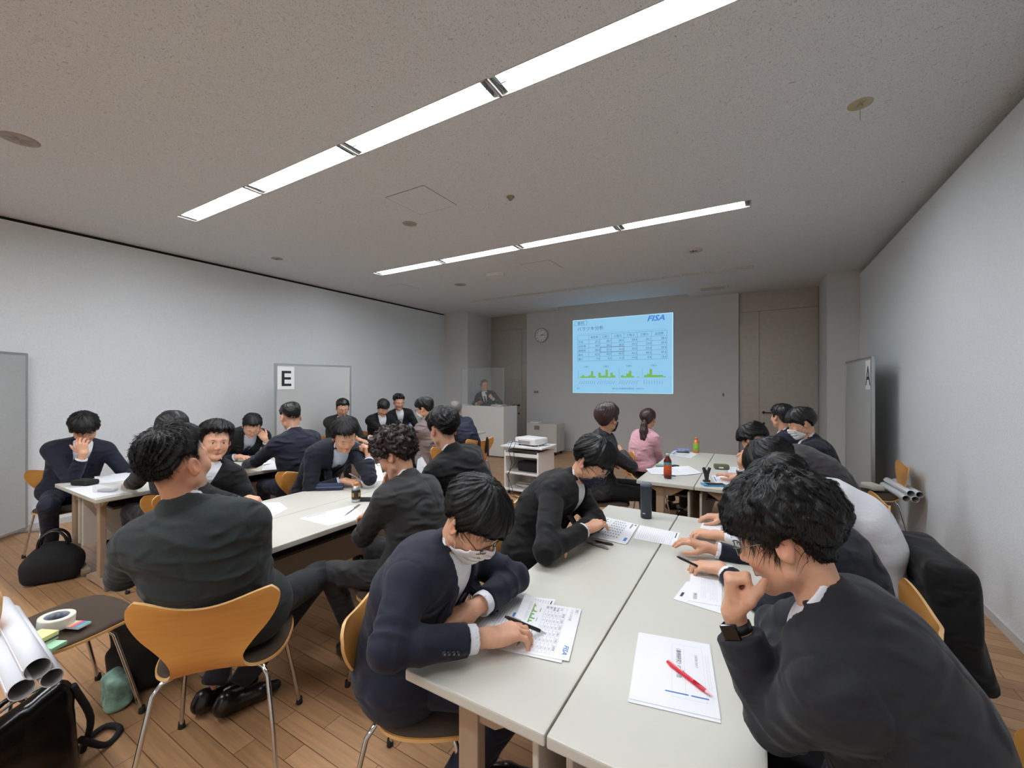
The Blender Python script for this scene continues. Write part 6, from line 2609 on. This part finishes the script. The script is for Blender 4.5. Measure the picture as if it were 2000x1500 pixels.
# ------------------------------------------------------------------ the chairs nobody sits on, and what lies on them
chair(-2.68, .575, 93, 'empty orange chair in the left foreground carrying tape and sticky notes')
chair(.98, 5.33, 178, 'empty orange chair against right wall carrying paper rolls')
m_roll = mat('rolled_paper', 'e4e6ea', .55)
m_rollin = mat('roll_inside', 'a9a8a8', .8)


def roll(p0, p1, r, label, group):
    p0, p1 = Vector(p0), Vector(p1)
    d = p1 - p0
    L = d.length
    mb = MB().lathe([(r * .93, 0), (r, 0), (r, L), (r * .93, L)], 30, 0)
    mb.lathe([(r * .93, L), (r * .93, 0)], 30, 1)
    # the loose outer edge of the sheet
    mb.box((r - .001, -.004, 0), (r + .0012, .010, L), 0)
    o = mb.build('paper_roll', [m_roll, m_rollin], None, p0)
    o.rotation_euler = d.to_track_quat('Z', 'Y').to_euler()
    return tag(o, label, 'paper roll', group)


d0 = Vector((-.86, .055, -.045))
rolls = [(0, 0, .031, 'front'), (.0, -.0, 0, '')]
base = Vector((-2.015, .392, .548))
side = Vector((.06, .998, 0)).normalized()
roll(base + Vector((0, 0, .048)), base + d0 + Vector((0, 0, .048)), .032, 'topmost of the three big white paper rolls at left edge', 'big rolls at left')
roll(base - side * .034, base + d0 - side * .034, .031, 'lower left one of the three big white paper rolls', 'big rolls at left')
roll(base + side * .032, base + d0 + side * .032, .028, 'lower right one of the three big white paper rolls', 'big rolls at left')
n0, n1 = Vector((1.19, 5.06, .485)), Vector((1.13, 5.56, .500))
for k, (dx, dz, lab) in enumerate(((-.031, 0, 'lower left'), (.031, 0, 'lower right'), (-.0, .050, 'uppermost'), (.060, .046, 'wall side upper'))):
    roll(n0 + Vector((dx, 0, dz)), n1 + Vector((dx, 0, dz)), .028, '%s paper roll on the empty chair by right wall' % lab, 'rolls on the right empty chair')
o = MB().box((-.055, -.095, 0), (.055, .095, .055), bev=.02).build('tissue_pack', mat('tissue_pack', 'd9d8c8', .5, noise=.08, nscale=30), None, (.99, 5.42, .472))
o.rotation_euler = (0, 0, .4)
tag(o, 'pale soft packet lying beside the rolls on the right empty chair', 'packet')
SEATZ = .4655
p = px(109, 1228, SEATZ)
t = empty('masking_tape', (p.x, p.y, SEATZ + .012), 0, 'fat roll of cream masking tape on the empty left chair', 'tape')
t.rotation_euler = (math.radians(-4), math.radians(3), 0)
MB().lathe([(.040, 0), (.058, 0), (.0585, .004), (.0585, .040), (.058, .044), (.040, .044)], 40).build('tape_roll', mat('cream_tape', 'dfdccb', .6), t)
MB().lathe([(.040, .044), (.040, .0), (.0375, .0), (.0375, .044), (.040, .044)], 40).build('core', mat('tape_core', '7f8490', .6, noise=.4, nscale=60), t)


def block(name, u, v, L, W, H, rz, cols, label, cat, z):
    p = px(u, v, z)
    e = empty(name, (p.x, p.y, z), math.radians(rz), label, cat)
    h = H / len(cols)
    for k, (n, c) in enumerate(cols):
        MB().box((-L / 2 + .001 * k, -W / 2, h * k + .0003), (L / 2 + .001 * k, W / 2, h * (k + 1) - .0003)).build(n, mat('note_' + c, c, .8), e)
    return e


block('sticky_note_pad', 96, 1266, .085, .055, .016, 28, [('note_layer', '93c9a6'), ('note_layer', 'a9d9b4')], 'mint green sticky note pad at the bottom of the stack on the chair', 'sticky notes', SEATZ + .006)
block('sticky_note_pad', 80, 1254, .080, .058, .034, 25, [('note_layer', 'c9cfa0'), ('backing', '4b5a60'), ('note_layer', 'dcdca0'), ('note_layer', 'e6e39a')], 'yellow sticky note pad on top of the mint green one', 'sticky notes', SEATZ + .022)
e = block('index_tab_pack', 146, 1222, .10, .05, .008, 24, [('backing', 'd9dade')], 'packet of coloured index tabs behind the masking tape', 'index tabs', SEATZ + .006)
for k, c in enumerate(('e2c56a', 'e87a6a', 'e0527a', '6f74b8', '4f9aa6', '5fae9c')):
    MB().box((-.005 + k * .009, -.024, .008), (.003 + k * .009, .024, .0095)).build('tab_strip', mat('tab_' + c, c, .6), e)
o = MB().box((-.05, -.02, 0), (.05, .02, .012), bev=.003).build('plastic_sleeve', mat('slate_sleeve', '4b5566', .3), None, tuple(px(62, 1243, SEATZ + .006)))
o.rotation_euler = (0, 0, .5)
tag(o, 'dark plastic sleeve left of the masking tape', 'plastic sleeve')

# ------------------------------------------------------------------ bags
m_leather = mat('black_glossy_leather', '0b0b0c', .17, bump=.05, bscale=300, spec=.6)
m_nylon = mat('black_bag_cloth', '101012', .85, noise=.1, nscale=100, bump=.3, bscale=120)


def bx(q, c, r, rad):
    d = np.abs(q - np.array(c, F32)) - (np.array(r, F32) - rad)
    return np.sqrt((np.maximum(d, 0) ** 2).sum(1)) + np.minimum(d.max(1), 0) - rad


def leather(q):
    w = .105 - .065 * np.clip(q[:, 2] / .40, 0, 1) ** 1.3
    q2 = q.copy()
    q2[:, 1] = q[:, 1] * .09 / w
    d = bx(q2, (0, 0, .2), (.225, .095, .2), .075)
    d = d + .011 * wob(q, 12, 2) + .003 * np.clip(1 - np.abs(wob(q, 22, 5)) * 2, 0, 1)
    d = smin(d, bx(q, (0, .055, .18), (.17, .06, .13), .04), .02)
    return d


rz = math.radians(128)
lb = blob_obj('leather_bag', leather, (-.27, -.17, -.02), (.27, .17, .45), .009, m_leather)
lb.location = (-2.20, .335, 0.004)
lb.rotation_euler = (math.radians(4), 0, rz)
tag(lb, 'glossy black leather bag on the floor in the lower left corner', 'bag')
zb = MB().tube([(-.2, .02, .375), (-.1, .03, .40), (.05, .03, .405), (.2, .02, .385)], .004, 6)
zb.tube([(-.15, .118, .24), (-.06, .122, .26), (.06, .122, .262), (.16, .116, .25)], .004, 6)
zb.build('zipper', mat('zip_silver', '8f9092', .25, metal=.9), lb)
MB().tube(smooth([(-.1, .04, .36), (-.09, .09, .38), (-.02, .13, .33), (.06, .13, .33), (.11, .09, .38), (.12, .04, .36)]), .009, 8).build('handle', m_leather, lb)
MB().tube(smooth([(.2, -.04, .36), (.27, -.06, .18), (.30, -.02, .03), (.36, .02, .012), (.44, .00, .012), (.42, -.07, .012), (.33, -.08, .02), (.24, -.05, .12)]), .012, 8).build('shoulder_strap', m_nylon, lb)


def duffel(q):
    q2 = q.copy()
    q2[:, 0] = q[:, 0] * (1 + .5 * np.clip(q[:, 2] - .12, 0, 1))
    d = ell(q2, (0, 0, .13), (.165, .13, .165))
    d = smin(d, bx(q, (0, 0, .10), (.16, .11, .10), .06), .04)
    return smax(d, -(q[:, 2] - .004), .02) + .007 * wob(q, 20, 3)


p = px(88, 1138, 0)
db = blob_obj('duffel_bag', duffel, (-.24, -.2, -.01), (.24, .2, .36), .011, m_nylon)
db.location = (p.x - .02, p.y + .05, 0)
db.rotation_euler = (0, 0, math.radians(65))
tag(db, 'black cloth bag slumped on the floor beside the far left table', 'bag')
for s_ in (-1, 1):
    MB().tube(smooth([(-.08, .03 * s_, .26), (-.065, .04 * s_, .33), (-.02, .03 * s_, .375), (.03, .03 * s_, .375), (.07, .04 * s_, .33), (.085, .03 * s_, .26)]), .010, 8).build('handle', m_leather, db)


def pack(q):
    d = bx(q, (0, 0, .17), (.15, .10, .17), .06) + .008 * wob(q, 18, 6)
    return smin(d, bx(q, (0, .09, .12), (.11, .05, .10), .04), .02)


bp = blob_obj('backpack', pack, (-.2, -.16, -.03), (.2, .2, .38), .011, m_nylon)
bp.location = (-2.72, .93, .01)
bp.rotation_euler = (math.radians(-6), 0, math.radians(200))
tag(bp, 'black backpack on the floor behind the empty left chair', 'bag')
mg = blob_obj('printed_cloth', lambda q: bx(q, (0, 0, .07), (.07, .05, .07), .03) + .012 * wob(q, 34, 2), (-.12, -.1, -.03), (.12, .1, .17), .008, mat('mint_print', '7fa08f', .8, noise=.5, nscale=22))
mg.location = (-2.62, .76, .005)
tag(mg, 'mint green printed cloth bag seen beside the legs of the grey-green suited man', 'bag')
# bag strap over the chair in front of the lectern
tc = Vector((-3.62 + .20, 4.92 - .075, 0))
mb = MB()
for k, off in enumerate((-.05, .09)):
    dr = Vector((math.sin(math.radians(160)), -math.cos(math.radians(160)), 0))
    bk = Vector((-math.cos(math.radians(160)), -math.sin(math.radians(160)), 0))
    c0 = Vector((-3.62, 4.92, 0)) + bk * (.245 + .08) + dr * off
    mb.tube([c0 - bk * .02 + Vector((0, 0, .55)), c0 - bk * .0 + Vector((0, 0, .74)), c0 + bk * .012 + Vector((0, 0, .768)), c0 + bk * .028 + Vector((0, 0, .74)), c0 + bk * .03 + Vector((0, 0, .52))], .014, 8)
tag(mb.build('bag_strap', m_nylon), 'black bag strap hung over the chair in front of the lectern', 'strap')


# suit jacket hung over the chair of the white shirted person
def hung(q):
    w = .240 - .02 * np.clip((q[:, 2] - .5) / .3, 0, 1)
    d = np.maximum(np.abs(q[:, 1]) - w, 0)
    bulge = .042 + .018 * np.sin(q[:, 1] * 24 + 2 * np.sin(q[:, 2] * 9)) * np.clip((.75 - q[:, 2]) / .3, 0, 1)
    a = np.maximum(np.abs(q[:, 0] - .10 * np.clip((.72 - q[:, 2]) / .5, 0, 1) * .5) - bulge, 0)
    z = np.maximum(np.abs(q[:, 2] - .53) - .20, 0)
    d = np.maximum(d - 0, 0)
    return np.sqrt(d * d + a * a + z * z) - .045 + .006 * wob(q, 16, 3)


hj = blob_obj('hung_jacket', hung, (-.12, -.3, .25), (.22, .3, .85), .011, w_black)
hj.location = (.47 + .205, 2.62, 0)
hj.rotation_euler = (0, 0, math.radians(2))
tag(hj, 'black suit jacket hung over the chair behind the white shirt', 'jacket')

# wristwatch of the man at right foreground
R1 = [o for s, o in zip(CAST, _res) if s['label'].startswith('man in dark charcoal')][0]
R1o = [o for s, o in zip(CAST, PEOPLE) if s['label'].startswith('man in dark charcoal')][0]
Bq = R1['B']
u_ = nrm(Bq.Wr['L'] - Bq.El['L'])
c_ = Bq.Wr['L'] - u_ * .022 - np.array(R1o.location)
Mw = Vector(u_).to_track_quat('Z', 'Y').to_matrix().to_4x4()
Mw.translation = Vector(c_)
wt = MB().lathe([(.0300, -.010), (.0325, -.009), (.0325, .009), (.0300, .010)], 28).build('wristwatch', m_blackp, R1o, M=Mw)
cd = Vector((0, 0, CAM_H)) - (Vector(c_) + R1o.location)
loc_ = Mw.to_3x3().inverted() @ cd
ang = math.atan2(loc_.y, loc_.x) - .5
MB().box((.0300, -.019, -.019), (.041, .019, .019), bev=.004, M=Matrix.Rotation(ang, 4, 'Z')).build('watch_case', mat('watch_glass', '0a0b0d', .08), wt)


def on_mesh(person_i, child, u, v):
    """point of a garment nearest the camera ray through a pixel"""
    ob = [c for c in PEOPLE[person_i].children if c.name.startswith(child)][0]
    n = len(ob.data.vertices)
    co = np.empty(n * 3, F32)
    ob.data.vertices.foreach_get('co', co)
    co = co.reshape(-1, 3) + np.array(PEOPLE[person_i].location, F32)
    O = np.array((0, 0, CAM_H))
    D = nrm(np.array(px(u, v, d=1.0)) - O)
    t = (co - O) @ D
    dist = np.linalg.norm(co - O - t[:, None] * D, axis=1)
    ok = dist < .006
    if not ok.any():
        return None
    i = np.argwhere(ok)[:, 0][np.argmin(t[ok])]
    return Vector(O + D * (t[i] - .002)) - PEOPLE[person_i].location, Vector(D)


r_ = on_mesh(1, 'suit_jacket', 922, 1100)
if r_:
    M_ = (-r_[1]).to_track_quat('Z', 'Y').to_matrix().to_4x4()
    M_.translation = r_[0]
    MB().lathe([(.0035, 0), (.0065, 0), (.0065, .002), (.0035, .002), (.0035, 0)], 20).build('lapel_pin', mat('gold_pin', 'b8923c', .3, metal=.9), PEOPLE[1], M=M_)
for k in range(4):
    r_ = on_mesh(1, 'suit_jacket', 868 + k * 9, 1277)
    if r_:
        M_ = (-r_[1]).to_track_quat('Z', 'Y').to_matrix().to_4x4()
        M_.translation = r_[0]
        MB().lathe([(0, .001), (.004, .002), (.0062, .0028), (.0066, .001), (.0066, 0)], 16).build('sleeve_button', mat('dark_button', '1a1a1e', .3), PEOPLE[1], M=M_)
# microphone of the speaker
sp = _res[-1]
tp = np.mean(sp['tips']['L'][:4], axis=0)
hd = Vector(sp['B'].Hc)
a_ = Vector(tp) + Vector((0, 0, -.05))
b_ = a_ + (hd + Vector((.05, -.08, -.10)) - a_).normalized() * .20
t = empty('microphone', a_, 0, 'black microphone in the speaker\'s raised hand', 'microphone')
t.rotation_euler = (b_ - a_).to_track_quat('Z', 'Y').to_euler()
MB().lathe([(0, 0), (.011, 0), (.014, .14), (.018, .15), (0, .15)], 14).build('handle', m_blackp, t)
MB().lathe([(.018, .15), (.022, .165), (.022, .185), (.014, .198), (0, .202)], 14).build('mic_head', mat('mic_grille', '3a3a3c', .4, metal=.6), t)
